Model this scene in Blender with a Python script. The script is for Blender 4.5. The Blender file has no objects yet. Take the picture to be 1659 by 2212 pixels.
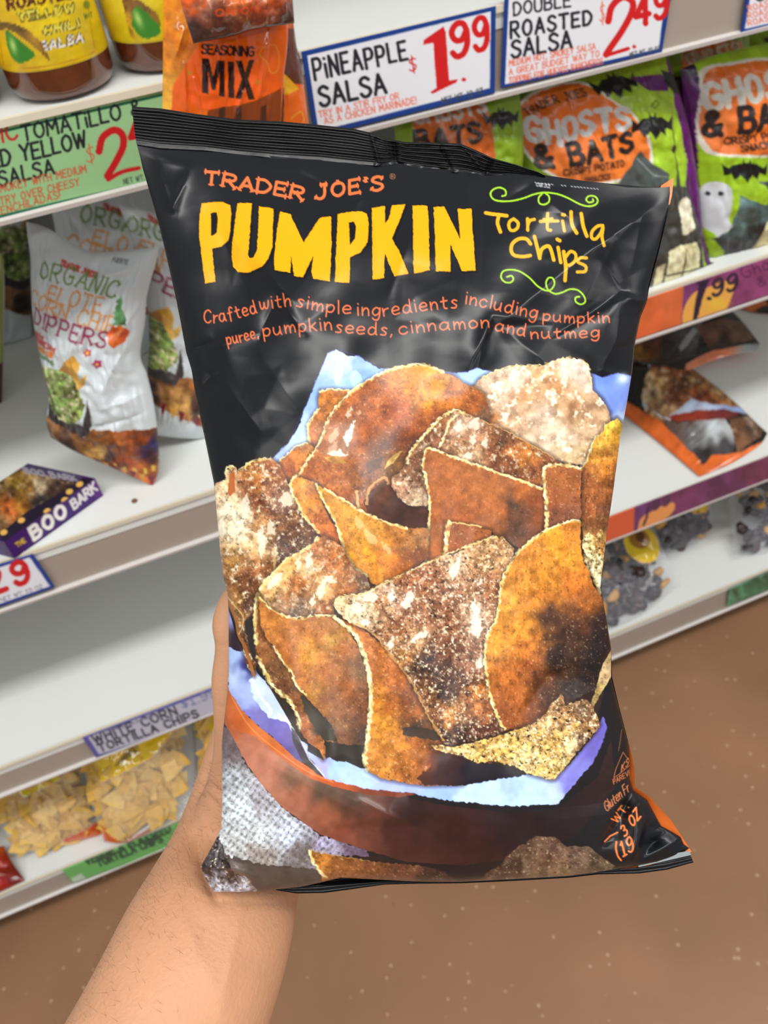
import bpy, bmesh, math, random
import numpy as np
from mathutils import Vector
random.seed(7); rng = np.random.default_rng(7)
SC = bpy.context.scene
COL = SC.collection
# ---------------------------------------------------------------- camera
CX, CY, F = 829.5, 1106.0, 1722.7
PITCH, YAW, ROLL = .79630, .28527, -.13738
CAM = np.array([0., 0., 1.35])
_cp, _sp, _cy, _sy, _cr, _sr = math.cos(PITCH), math.sin(PITCH), math.cos(YAW), math.sin(YAW), math.cos(ROLL), math.sin(ROLL)
FWD = np.array([_sy * _cp, _cy * _cp, -_sp]); _ri = np.array([_cy, -_sy, 0.]); _up = np.cross(_ri, FWD)
RI = _cr * _ri + _sr * _up; UP = -_sr * _ri + _cr * _up
cd = bpy.data.cameras.new('camera'); cam = bpy.data.objects.new('camera', cd); COL.objects.link(cam); SC.camera = cam
from mathutils import Matrix
cam.matrix_world = Matrix(((RI[0], UP[0], -FWD[0], CAM[0]), (RI[1], UP[1], -FWD[1], CAM[1]), (RI[2], UP[2], -FWD[2], CAM[2]), (0, 0, 0, 1)))
cd.sensor_fit = 'VERTICAL'; cd.sensor_height = 36; cd.lens = F / 2212 * 36
cd.clip_start = .01
cd.dof.use_dof = True; cd.dof.focus_distance = .318; cd.dof.aperture_fstop = 15.5
# ---------------------------------------------------------------- light
w = bpy.data.worlds.new('store_ambience'); SC.world = w; w.use_nodes = True
w.node_tree.nodes['Background'].inputs[0].default_value = (.93, .97, 1, 1)
w.node_tree.nodes['Background'].inputs[1].default_value = .34
def lamp(x, y, z, sx, sy, e, col=(1, .985, .95), rz=0):
    l = bpy.data.lights.new('ceiling_light', 'AREA'); l.shape = 'RECTANGLE'; l.size = sx; l.size_y = sy; l.energy = e; l.color = col
    o = bpy.data.objects.new('ceiling_light', l); o.location = (x, y, z); o.rotation_euler = (0, 0, rz); COL.objects.link(o); return o
lamp(.2, -.45, 3.1, 3.6, .34, 72)
lamp(.2, -3.3, 3.1, 3.6, .34, 60)
lamp(-2.7, -1.2, 3.1, .3, 2.4, 34)
lamp(3.1, -1.2, 3.1, .3, 2.4, 34)
SC.view_settings.view_transform = 'Standard'; SC.view_settings.look = 'None'; SC.view_settings.gamma = 1
SC.view_settings.use_curve_mapping = False; SC.view_settings.exposure = -.02
# ---------------------------------------------------------------- geometry of the photograph's view
def ray(px, py):
    px = np.asarray(px, float)[..., None]; py = np.asarray(py, float)[..., None]
    return FWD + RI * (px - CX) / F - UP * (py - CY) / F
def at_depth(px, py, d): return CAM + ray(px, py) * np.asarray(d)[..., None]
def on_plane(px, py, p, n):
    r = ray(px, py); n = np.asarray(n, float); k = ((np.asarray(p) - CAM) @ n) / (r @ n)
    return CAM + r * k[..., None]
def on_z(px, py, z): return on_plane(px, py, (0, 0, z), (0, 0, 1))
def on_y(px, py, y): return on_plane(px, py, (0, y, 0), (0, 1, 0))
# ---------------------------------------------------------------- object helpers
def link(o, parent=None, label=None, cat=None, group=None, kind=None):
    COL.objects.link(o)
    if parent is not None: o.parent = parent
    for k, v in (('label', label), ('category', cat), ('group', group), ('kind', kind)):
        if v: o[k] = v
    return o
def empty(name, loc, label, cat, group=None):
    o = bpy.data.objects.new(name, None); o.location = tuple(loc); o.empty_display_size = .02
    link(o, None, label, cat, group); bpy.context.view_layer.update(); return o
def mesh_obj(name, verts, faces, mat, parent=None, smooth=False, col=None, **kw):
    me = bpy.data.meshes.new(name)
    verts = np.asarray(verts, np.float32)
    if parent is not None: verts = verts - np.array(parent.matrix_world.translation, np.float32)
    if isinstance(faces, np.ndarray):
        n, k = faces.shape
        me.vertices.add(len(verts)); me.vertices.foreach_set('co', verts.ravel())
        me.loops.add(n * k); me.loops.foreach_set('vertex_index', faces.ravel().astype(np.int32))
        me.polygons.add(n); me.polygons.foreach_set('loop_start', np.arange(0, n * k, k, dtype=np.int32))
        me.update(calc_edges=True)
    else: me.from_pydata(verts.tolist(), [], faces)
    if smooth: me.polygons.foreach_set('use_smooth', np.ones(len(me.polygons), bool))
    if col is not None:
        a = me.color_attributes.new('Print', 'BYTE_COLOR', 'POINT')
        c = np.ones((len(verts), 4), np.float32); c[:, :3] = np.clip(col.reshape(-1, 3), 0, 255) / 255
        a.data.foreach_set('color_srgb', c.ravel())
    me.materials.append(mat)
    me.update()
    o = bpy.data.objects.new(name, me); return link(o, parent, **kw)
def box(name, lo, hi, mat, parent=None, bevel=0, **kw):
    bm = bmesh.new(); bmesh.ops.create_cube(bm, size=1)
    c = [(a + b) / 2 for a, b in zip(lo, hi)]; s = [b - a for a, b in zip(lo, hi)]
    for v in bm.verts: v.co = Vector((v.co.x * s[0] + c[0], v.co.y * s[1] + c[1], v.co.z * s[2] + c[2]))
    if bevel: bmesh.ops.bevel(bm, geom=bm.edges[:], offset=bevel, segments=2, affect='EDGES')
    if parent is not None: bmesh.ops.translate(bm, verts=bm.verts, vec=-parent.matrix_world.translation)
    me = bpy.data.meshes.new(name); bm.to_mesh(me); bm.free(); me.materials.append(mat)
    return link(bpy.data.objects.new(name, me), parent, **kw)
# ---------------------------------------------------------------- materials
def s2l(c): return tuple(((x / 255) / 12.92 if x <= 10 else ((x / 255 + .055) / 1.055) ** 2.4) for x in c[:3]) + (1,)
def mat(name, rgb=None, rough=.5, spec=.5, coat=0, coat_rough=.1, bump=0, bscale=200, noise=0, nscale=20, attr=False, alpha=1, sss=0, trans=0, metal=0):
    m = bpy.data.materials.new(name); m.use_nodes = True; nt = m.node_tree; b = nt.nodes['Principled BSDF']
    I = b.inputs
    I['Roughness'].default_value = rough; I['Specular IOR Level'].default_value = spec; I['Metallic'].default_value = metal
    I['Coat Weight'].default_value = coat; I['Coat Roughness'].default_value = coat_rough; I['Alpha'].default_value = alpha
    I['Transmission Weight'].default_value = trans
    if sss: I['Subsurface Weight'].default_value = sss; I['Subsurface Radius'].default_value = (.006, .0025, .0012); I['Subsurface Scale'].default_value = 1
    tc = nt.nodes.new('ShaderNodeTexCoord')
    src = None
    if attr:
        a = nt.nodes.new('ShaderNodeVertexColor'); a.layer_name = 'Print'; src = a.outputs['Color']
    elif rgb: I['Base Color'].default_value = s2l(rgb)
    if noise:
        n = nt.nodes.new('ShaderNodeTexNoise'); n.inputs['Scale'].default_value = nscale; n.inputs['Detail'].default_value = 5
        nt.links.new(tc.outputs['Object'], n.inputs['Vector'])
        mr = nt.nodes.new('ShaderNodeMapRange'); mr.inputs['From Min'].default_value = .25; mr.inputs['From Max'].default_value = .75
        mr.inputs['To Min'].default_value = 1 - noise; mr.inputs['To Max'].default_value = 1 + noise
        nt.links.new(n.outputs['Fac'], mr.inputs['Value'])
        mx = nt.nodes.new('ShaderNodeVectorMath'); mx.operation = 'SCALE'
        if src is None:
            mx.inputs[0].default_value = s2l(rgb)[:3]
        else: nt.links.new(src, mx.inputs[0])
        nt.links.new(mr.outputs['Result'], mx.inputs['Scale']); src = mx.outputs['Vector']
    if src is not None: nt.links.new(src, I['Base Color'])
    if bump:
        n = nt.nodes.new('ShaderNodeTexNoise'); n.inputs['Scale'].default_value = bscale; n.inputs['Detail'].default_value = 3
        nt.links.new(tc.outputs['Object'], n.inputs['Vector'])
        bp = nt.nodes.new('ShaderNodeBump'); bp.inputs['Strength'].default_value = 1; bp.inputs['Distance'].default_value = bump
        nt.links.new(n.outputs['Fac'], bp.inputs['Height']); nt.links.new(bp.outputs['Normal'], I['Normal'])
    return m
# ---------------------------------------------------------------- print engine: flat artwork rasterised with numpy, stored as colours of mesh points
def vnoise(h, w, cell, seed, cellx=None):
    cellx = cellx or cell; r = np.random.default_rng(seed); gh, gw = int(h / cell) + 3, int(w / cellx) + 3
    g = r.random((gh, gw)) * 2 - 1; y = np.arange(h) / cell; x = np.arange(w) / cellx
    yi = y.astype(int); xi = x.astype(int); fy = y - yi; fx = x - xi; fy = fy * fy * (3 - 2 * fy); fx = fx * fx * (3 - 2 * fx)
    a = g[yi][:, xi]; b = g[yi][:, xi + 1]; c = g[yi + 1][:, xi]; d = g[yi + 1][:, xi + 1]
    fy = fy[:, None]; return (a * (1 - fx) + b * fx) * (1 - fy) + (c * (1 - fx) + d * fx) * fy
def fbm(h, w, cell, seed, o=4):
    t = 0; a = 1; s = 0
    for i in range(o):
        if cell < 1: break
        t = t + a * vnoise(h, w, cell, seed + i); s += a; a *= .6; cell /= 2
    return t / s * 1.6
def smooth(pts, n=6, closed=False):
    p = np.asarray(pts, float)
    if len(p) < 3: return p
    q = np.vstack([p[-1], p, p[0], p[1]]) if closed else np.vstack([2 * p[0] - p[1], p, 2 * p[-1] - p[-2]])
    out = []; m = len(p) if closed else len(p) - 1
    for i in range(m):
        a, b, c, d = q[i], q[i + 1], q[i + 2], q[i + 3]
        for k in range(n):
            t = k / n; out.append(.5 * (2 * b + (c - a) * t + (2 * a - 5 * b + 4 * c - d) * t * t + (3 * b - a - 3 * c + d) * t ** 3))
    if not closed: out.append(p[-1])
    return np.array(out)
class Canvas:
    def __init__(s, x0, y0, x1, y1, bg, k=1.):
        s.x0, s.y0, s.k = x0, y0, k; s.w = int((x1 - x0) * k) + 2; s.h = int((y1 - y0) * k) + 2
        s.a = np.empty((s.h, s.w, 3), np.float32); s.a[:] = bg
    def _bb(s, p, pad=2):
        a = (p.min(0) - (s.x0, s.y0)) * s.k - pad; b = (p.max(0) - (s.x0, s.y0)) * s.k + pad
        return max(0, int(a[0])), max(0, int(a[1])), min(s.w, int(b[0]) + 1), min(s.h, int(b[1]) + 1)
    def _xy(s, bb):
        x, y = np.meshgrid(np.arange(bb[0], bb[2]), np.arange(bb[1], bb[3]))
        return x / s.k + s.x0, y / s.k + s.y0
    def mask(s, pts, rag=0, seed=1):
        p = np.asarray(pts, float); bb = s._bb(p, 2 + rag * s.k)
        if bb[2] <= bb[0] or bb[3] <= bb[1]: return bb, None
        x, y = s._xy(bb)
        if rag:
            x = x + rag * vnoise(*x.shape, 5 * s.k + 1, seed); y = y + rag * vnoise(*x.shape, 5 * s.k + 1, seed + 9)
        m = np.zeros(x.shape, np.float32)
        offs = ((-.25, -.25), (.25, .25), (.25, -.25), (-.25, .25))
        for ox, oy in offs:
            inside = np.zeros(x.shape, bool); X = x + ox / s.k; Y = y + oy / s.k
            for i in range(len(p)):
                x1, y1 = p[i - 1]; x2, y2 = p[i]
                if y1 == y2: continue
                inside ^= ((y1 > Y) != (y2 > Y)) & (X < (x2 - x1) * (Y - y1) / (y2 - y1) + x1)
            m += inside * .25
        return bb, m
    def put(s, bb, m, col):
        if m is None: return
        r = s.a[bb[1]:bb[3], bb[0]:bb[2]]; r += (np.asarray(col, np.float32) - r) * m[..., None]
    def poly(s, pts, col, alpha=1, sm=False, rag=0, holes=()):
        if sm: pts = smooth(pts, 5, True)
        bb, m = s.mask(pts, rag)
        if m is None: return
        for h in holes:
            b2, m2 = s.mask(h)
            m[b2[1] - bb[1]:b2[3] - bb[1], b2[0] - bb[0]:b2[2] - bb[0]] *= 1 - m2
        s.put(bb, m * alpha, col)
    def ell(s, cx, cy, rx, ry, col, ang=0, alpha=1, soft=0):
        t = np.linspace(0, 2 * math.pi, 28, endpoint=False); ca, sa = math.cos(ang), math.sin(ang)
        if soft:
            R = max(rx, ry) * 1.6; bb = s._bb(np.array([(cx - R, cy - R), (cx + R, cy + R)])); x, y = s._xy(bb)
            if x.size == 0: return
            u = ((x - cx) * ca + (y - cy) * sa) / rx; v = (-(x - cx) * sa + (y - cy) * ca) / ry
            s.put(bb, np.exp(-(u * u + v * v) * 1.3) * alpha, col); return
        u, v = rx * np.cos(t), ry * np.sin(t); s.poly(np.stack([cx + u * ca - v * sa, cy + u * sa + v * ca], 1), col, alpha)
    def stroke(s, pts, wd, col, alpha=1, sm=False, soft=.5, rag=0, taper=0, vary=0):
        p = np.asarray(smooth(pts) if sm else pts, float); n = len(p) - 1
        bb = s._bb(p, wd * s.k + 3 + rag * s.k)
        if bb[2] <= bb[0] or bb[3] <= bb[1]: return
        M = np.zeros((bb[3] - bb[1], bb[2] - bb[0]), np.float32)
        if rag: nx = rag * vnoise(*M.shape, 4 * s.k + 1, 5); ny = rag * vnoise(*M.shape, 4 * s.k + 1, 6)
        for i in range(n):
            a, b = p[i], p[i + 1]; q = s._bb(np.array([a, b]), wd * s.k + 3 + rag * s.k)
            if q[2] <= q[0] or q[3] <= q[1]: continue
            x, y = s._xy(q); sl = (slice(q[1] - bb[1], q[3] - bb[1]), slice(q[0] - bb[0], q[2] - bb[0]))
            if rag: x = x + nx[sl]; y = y + ny[sl]
            d = b - a; L = max(d @ d, 1e-9); t = np.clip(((x - a[0]) * d[0] + (y - a[1]) * d[1]) / L, 0, 1)
            wl = wd
            if taper: f = (i + t) / n; wl = wd * (1 - taper * np.abs(2 * f - 1) ** 1.5)
            D = np.hypot(x - a[0] - t * d[0], y - a[1] - t * d[1])
            M[sl] = np.maximum(M[sl], np.clip((wl / 2 - D) * s.k / (2 * soft) + .5, 0, 1))
        if vary: M *= np.clip(.8 + vary * vnoise(*M.shape, 7 * s.k + 1, abs(int(p[0, 0])) + 3), 0, 1)
        s.put(bb, M * alpha, col)
    def grad(s, pts, cps, rag=1.2, noise=.12, cell=22, seed=1, pw=1.5, spk=0, light=0, sm=False, streak=0, alpha=1, jit=10):
        """fill a shape with colours interpolated between colour points, with grain"""
        if sm: pts = smooth(pts, 4, True)
        bb, m = s.mask(pts, rag, seed)
        if m is None: return
        x, y = s._xy(bb); H, W = x.shape
        x2 = x + jit * vnoise(H, W, 14 * s.k + 1, seed + 3); y2 = y + jit * vnoise(H, W, 14 * s.k + 1, seed + 4)
        num = np.zeros((H, W, 3), np.float32); den = np.zeros((H, W), np.float32)
        for (a, b, c) in cps:
            wgt = 1 / (((x2 - a) ** 2 + (y2 - b) ** 2) + 60) ** pw
            num += wgt[..., None] * np.asarray(c, np.float32); den += wgt
        c = num / den[..., None]
        n = fbm(H, W, max(2, cell * s.k), seed + 10, 4)
        c = c * (1 + noise * n[..., None] * np.array([1, 1.15, 1.3]))
        if streak: c = c * (1 + streak * (vnoise(H, W, 16, seed + 70, 3))[..., None])
        if light:
            l = np.clip(fbm(H, W, max(2, cell * .7 * s.k), seed + 30, 3) - .18, 0, 1) * 2.4 * light
            c = c + (np.array([250, 232, 205]) - c) * np.clip(l, 0, 1)[..., None]
        if spk:
            f = vnoise(H, W, 2.4, seed + 50) + .6 * vnoise(H, W, 5, seed + 51)
            c = c + (np.array([250, 225, 185]) - c) * (np.clip(f - .62, 0, .5) * 2 * spk)[..., None]
            c = c * (1 - np.clip(-f - .6, 0, .5) * 1.6 * spk)[..., None]
        s.put(bb, m * alpha, c)
    def sample(s, px, py):
        x = np.clip((px - s.x0) * s.k, 0, s.w - 1.001); y = np.clip((py - s.y0) * s.k, 0, s.h - 1.001)
        xi = x.astype(int); yi = y.astype(int); fx = (x - xi)[..., None]; fy = (y - yi)[..., None]
        return (s.a[yi, xi] * (1 - fx) + s.a[yi, xi + 1] * fx) * (1 - fy) + (s.a[yi + 1, xi] * (1 - fx) + s.a[yi + 1, xi + 1] * fx) * fy
    # --- lettering
    def text(s, st, path, h, wd, col, h1=None, up=None, serif=0, wob=0, gap=.28, alpha=1, sl=0, seed=3, outline=None, bold=None):
        p = np.asarray(path, float); seg = np.hypot(*np.diff(p, axis=0).T); cum = np.r_[0, np.cumsum(seg)]; L = cum[-1]
        adv = []
        for ch in st: adv.append(.6 if ch == ' ' else GW(ch) / 6 + gap)
        tot = sum(adv) - gap; x = 0; rr = random.Random(seed); h1 = h1 or h
        items = []
        for ch, a in zip(st, adv):
            if ch != ' ':
                wn = a - gap; u0 = x / tot; hh = h + (h1 - h) * (u0 + wn / tot / 2); wob1 = rr.uniform(-1, 1) * wob * hh
                for kind, g in GLYPH(ch):
                    g = np.array(g); 
                    if kind: g = smooth(g, 4)
                    uu = (x + g[:, 0] / 6) / tot * L; px = np.interp(uu, cum, p[:, 0]); py = np.interp(uu, cum, p[:, 1])
                    uc = (x + wn / 2) / tot * L
                    if up is None:
                        t = np.array([np.interp(uc + 3, cum, p[:, 0]) - np.interp(uc - 3, cum, p[:, 0]), np.interp(uc + 3, cum, p[:, 1]) - np.interp(uc - 3, cum, p[:, 1])])
                        t /= np.hypot(*t) + 1e-9; U = np.array([t[1], -t[0]])
                    else: U = np.asarray(up, float)
                    q = np.stack([px + U[0] * g[:, 1] / 6 * hh + sl * g[:, 1] / 6 * hh + U[0] * wob1, py + U[1] * g[:, 1] / 6 * hh + U[1] * wob1], 1)
                    items.append(q)
            x += a
        if outline:
            for q in items: s.stroke(q, wd + outline[1] * 2, outline[0], alpha)
        for q in items:
            s.stroke(q, wd, col, alpha)
            if serif:
                for a, b in ((q[0], q[1]), (q[-1], q[-2])):
                    d = b - a; d = d / (np.hypot(*d) + 1e-9); nn = np.array([-d[1], d[0]]) * serif
                    s.stroke([a - nn, a + nn], wd * .55, col, alpha)
_G = {
 'A': "0,0 2,6 4,0|.8,2 3.2,2", 'B': "0,0 0,6|~0,6 2.6,6 3.3,4.7 2.5,3.3 0,3.2|~0,3.2 2.8,3.2 3.8,1.7 2.8,.1 0,0", 'C': "~3.8,5 2.6,6 .9,5.4 0,3 .9,.6 2.6,0 3.9,1",
 'D': "0,0 0,6|~0,6 2.2,5.8 3.9,3.2 2.4,.3 0,0", 'E': "3.3,6 0,6 0,0 3.4,0|0,3.1 2.7,3.1", 'F': "3.3,6 0,6 0,0|0,3.1 2.7,3.1",
 'G': "~3.8,5 2.6,6 .9,5.4 0,3 .9,.6 2.6,0 3.8,.9 3.9,2.7|3.9,2.8 2.3,2.8", 'H': "0,0 0,6|3.6,0 3.6,6|0,3 3.6,3", 'I': ".3,0 .3,6", 'J': "~3,6 3,2 2.4,.3 1.2,0 0,1|1.8,6 3.6,6",
 'K': "0,0 0,6|3.6,6 0,2.7|1,3.5 3.8,0", 'L': "0,6 0,0 3.2,0", 'M': "0,0 .3,6 2.3,2.2 4.3,6 4.6,0", 'N': "0,0 0,6 3.6,0 3.6,6", 'O': "~2,6 .6,5 0,3 .6,1 2,0 3.5,1 4,3 3.5,5 2,6",
 'P': "0,0 0,6|~0,6 2.7,5.9 3.6,4.4 2.7,2.9 0,2.7", 'Q': "~2,6 .6,5 0,3 .6,1 2,0 3.5,1 4,3 3.5,5 2,6|2.4,1.4 4.2,-.4", 'R': "0,0 0,6|~0,6 2.7,5.9 3.5,4.6 2.7,3.2 0,3|1.4,3 3.8,0",
 'S': "~3.4,5.2 2.2,6 .7,5.6 .3,4.3 1.6,3.3 3.2,2.4 3.5,1.1 2.2,0 .8,.1 0,1", 'T': "0,6 4,6|2,6 2,0", 'U': "~0,6 0,2 .7,.3 2,0 3.2,.4 3.7,2 3.7,6", 'V': "0,6 2,0 4,6", 'W': "0,6 1.3,0 2.6,5 3.9,0 5.2,6",
 'X': "0,6 3.8,0|3.8,6 0,0", 'Y': "0,6 1.9,3 3.8,6|1.9,3 1.9,0", 'Z': "0,6 3.7,6 0,0 3.8,0",
 '0': "~2,6 .6,5 0,3 .6,1 2,0 3.4,1 3.8,3 3.4,5 2,6", '1': ".2,4.8 1.4,6 1.4,0|.2,0 2.6,0", '2': "~.1,4.4 .6,5.6 2,6 3.3,5.1 3,3.6 1.4,1.6 0,0|0,0 3.8,0", '3': "~.2,5.4 1.8,6 3.2,5 2.8,3.6 1.4,3.2 3,2.7 3.6,1.3 2.2,0 0,.6",
 '4': "2.8,0 2.8,6 0,2 3.8,2", '5': "3.3,6 .6,6 .4,3.5|~.4,3.5 2.2,3.8 3.5,2.2 2.6,.3 0,.4", '6': "~3,5.8 1.2,4.8 .1,2.4 .8,.3 2.4,0 3.6,1.6 2.8,3.2 1.2,3.1 .2,2", '7': "0,6 3.7,6 1.2,0",
 '8': "~1.8,3.2 .4,4.4 .8,5.7 2,6 3.2,5.5 3.2,4.3 1.8,3.2 .2,2 .4,.5 1.9,0 3.5,.7 3.4,2.1 1.8,3.2", '9': "~3.5,4.4 2.8,5.8 1.3,5.9 .2,4.6 .8,3.1 2.3,2.9 3.5,4.4 3.4,2 2.4,.3 .9,0 .1,.8",
 '&': "~3.8,0 1.2,3.6 .7,5 1.6,6 2.7,5.2 2.1,3.9 .3,2.2 .2,.8 1.4,0 2.8,.7 3.7,2.4", '$': "~3,4.8 1.7,5.2 .5,4.3 1.4,3.2 2.8,2.4 2.3,1 .9,.7 0,1.3|1.7,6.2 1.7,-.3", '.': "0,.1 .2,.1", ',': ".4,.3 0,-1", '!': "0,6 0,2|0,.1 .1,.1", "'": ".3,6 0,4.6",
 '(': "~1.4,7 .2,5 0,3 .2,1 1.4,-1", ':': "0,.4 .1,.4|0,2.8 .1,2.8", '-': "0,3 2,3",
 'a': "~3,3.2 1.6,3.9 .3,2.8 .1,1.1 1.1,.1 2.4,.7 3,2.2|3.1,3.7 3.1,.8 3.6,0", 'c': "~2.9,3 1.7,3.8 .4,3 0,1.6 .7,.2 1.9,0 3,.8", 'd': "~2.9,2.8 1.6,3.8 .3,2.7 .1,1 1.1,0 2.4,.6 2.9,2|3,6.2 3,.5 3.4,0",
 'e': "~.2,1.9 2.7,2.2 2.6,3.4 1.5,3.9 .3,3 0,1.4 .9,.1 2.9,.5", 'f': "~3,5.4 2.1,6.1 1.3,5 1.2,2.5 1.1,-.6|0,3.3 2.5,3.6", 'g': "~2.9,3 1.6,3.9 .3,2.8 .1,1.2 1.1,.2 2.4,1 2.9,2.4|~3,3.8 2.9,0 2.2,-1.9 .9,-2 .1,-1.2",
 'h': "0,6.3 .2,0|~.2,1.6 .9,3 2,3.5 2.7,2.6 2.8,0", 'i': ".1,3.8 .3,0|0,5.5 .1,5.4", 'k': "0,6 .2,0|2.5,3.8 .3,1.7|.8,2.1 2.8,0", 'l': "0,6.2 .3,0", 'm': "0,3.8 .2,0|~.2,1.8 .9,3.3 1.6,3.4 2,2 2.1,0|~2.1,1.8 2.8,3.3 3.5,3.4 4,2 4.1,0",
 'n': "0,3.8 .2,0|~.2,1.8 1,3.3 2,3.5 2.6,2.3 2.7,0", 'o': "~1.5,3.8 .3,3 0,1.7 .5,.3 1.6,0 2.8,.9 2.9,2.5 1.5,3.8", 'p': "0,3.8 .1,-2.2|~0,2.5 .9,3.6 2.2,3.6 2.8,2.2 2.1,.5 .9,.2 .1,.9", 'r': "0,3.7 .2,0|~.2,1.8 .8,3.1 2.2,3.5", 's': "~2.4,3.3 1.3,3.8 .4,3.1 1.2,2.1 2.1,1.2 1.6,.1 0,.2",
 't': "~1.2,5.4 1.1,2.5 1.3,.3 2.3,0|0,3.4 2.6,3.7", 'u': "~0,3.7 0,1.3 .8,.1 1.9,.6 2.6,2|2.6,3.8 2.7,.6 3.1,0", 'w': "~0,3.6 .4,.7 1.1,0 1.9,1 2.1,3|~2.1,3 2.3,.8 3.1,0 3.9,1.2 4.2,3.8",
 'y': "0,3.7 1.6,.4|3,3.8 .6,-2"}
_gc = {}
def GLYPH(ch):
    if ch not in _gc:
        out = []
        for part in _G.get(ch, _G['I']).split('|'):
            k = part[0] == '~'; part = part.lstrip('~'); out.append((k, [tuple(float(v) for v in q.split(',')) for q in part.split()]))
        _gc[ch] = out
    return _gc[ch]
def GW(ch): return max(max(p[0] for p in g) for k, g in GLYPH(ch))
# ---------------------------------------------------------------- film sheets
def resamp(pts, n, sm=True):
    p = smooth(pts, 6) if sm and len(pts) > 2 else np.asarray(pts, float); c = np.r_[0, np.cumsum(np.hypot(*np.diff(p, axis=0).T))]
    u = np.linspace(0, c[-1], n); return np.stack([np.interp(u, c, p[:, 0]), np.interp(u, c, p[:, 1])], 1)
def coons(top, bot, left, right, nu, nv, sm=True):
    T, B, L, R = resamp(top, nu, sm), resamp(bot, nu, sm), resamp(left, nv, sm), resamp(right, nv, sm)
    u = np.linspace(0, 1, nu)[None, :, None]; v = np.linspace(0, 1, nv)[:, None, None]
    return (1 - v) * T[None] + v * B[None] + (1 - u) * L[:, None] + u * R[:, None] - ((1 - u) * (1 - v) * T[0] + u * (1 - v) * T[-1] + (1 - u) * v * B[0] + u * v * B[-1])
def grid_faces(nv, nu, flip=False):
    i = np.arange(nv * nu).reshape(nv, nu); a, b, c, d = i[:-1, :-1], i[:-1, 1:], i[1:, 1:], i[1:, :-1]
    return np.stack([a, d, c, b] if not flip else [a, b, c, d], -1).reshape(-1, 4)
def pouch(name, top, bot, left, right, pt, nrm, T, cv, material, step=3., label=None, cat='bag', group=None, parent=None, back=.35, wr=.0015, seed=1, back_col=None, ptop=.5, pbot=.5, sm=True, creases=()):
    nrm = np.asarray(nrm, float); nrm /= np.linalg.norm(nrm)
    left = [top[0]] + list(left[1:-1]) + [bot[0]]; right = [top[-1]] + list(right[1:-1]) + [bot[-1]]
    wpx = max(np.hypot(*np.ptp(np.array(top, float), axis=0)), np.hypot(*np.ptp(np.array(bot, float), axis=0))); hpx = max(np.hypot(*np.ptp(np.array(left, float), axis=0)), np.hypot(*np.ptp(np.array(right, float), axis=0)))
    nu, nv = max(8, int(wpx / step)), max(8, int(hpx / step))
    P = coons(top, bot, left, right, nu, nv, sm); B = on_plane(P[..., 0], P[..., 1], pt, nrm)
    s = np.linspace(0, 1, nu)[None]; t = np.linspace(0, 1, nv)[:, None]
    h = T * np.sin(np.pi * np.clip(s, 0, 1)) ** .6 * np.minimum(1, np.sin(np.pi * np.clip(t, 0, 1)) ** (ptop * (t < .5) + pbot * (t >= .5)) * 1.1)
    e = np.minimum(1, 8 * np.minimum(np.minimum(s, 1 - s), np.minimum(t, 1 - t)))
    hh = h + e * wr * (fbm(nv, nu, 60 / step, seed, 3) + .8 * np.abs(vnoise(nv, nu, 40 / step, seed + 5, 14 / step)))
    for (x0, y0, x1, y1, wd, am) in creases: hh = hh + ridge(P[..., 0], P[..., 1], x0, y0, x1, y1, wd, am) * e
    V = B + nrm * hh[..., None]; st = 3
    iu = np.unique(np.r_[np.arange(0, nu, st), nu - 1]); iv = np.unique(np.r_[np.arange(0, nv, st), nv - 1])
    Bk = (B - nrm * (h * back)[..., None])[iv][:, iu]
    zf = rest_z(pt)
    if zf: V[..., 2] = np.maximum(V[..., 2], zf); Bk[..., 2] = np.maximum(Bk[..., 2], zf)
    col = cv.sample(P[..., 0], P[..., 1]); bc = col[iv][:, iu] if back_col is None else np.broadcast_to(np.array(back_col, float), Bk.shape)
    f = np.vstack([grid_faces(nv, nu), grid_faces(len(iv), len(iu), True) + nv * nu])
    return mesh_obj(name, np.vstack([V.reshape(-1, 3), Bk.reshape(-1, 3)]), f, material, parent, True, np.vstack([col.reshape(-1, 3), bc.reshape(-1, 3)]), label=label, cat=cat, group=group)
SHELF_Z = (.1545, .1695, .4535, .487, .780, .850)
def rest_z(pt):
    k = [z for z in SHELF_Z if -.002 <= float(np.ravel(pt)[-1]) - z < .03]; return max(k) + .0008 if k else None
def ridge(px, py, x0, y0, x1, y1, wd, am):
    dx, dy = x1 - x0, y1 - y0; L2 = dx * dx + dy * dy; t = ((px - x0) * dx + (py - y0) * dy) / L2
    d = np.abs((px - x0) * dy - (py - y0) * dx) / math.sqrt(L2); over = np.maximum(0, np.maximum(-t, t - 1)) * math.sqrt(L2)
    d = np.hypot(d, over * 1.3); tt = np.clip(t, 0, 1); return am * np.exp(-d / wd) * (.35 + .65 * np.sin(np.pi * (tt * .9 + .05)))
def lean_n(lean, yaw=0): return (math.sin(yaw) * math.cos(lean), -math.cos(yaw) * math.cos(lean), math.sin(lean))
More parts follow.
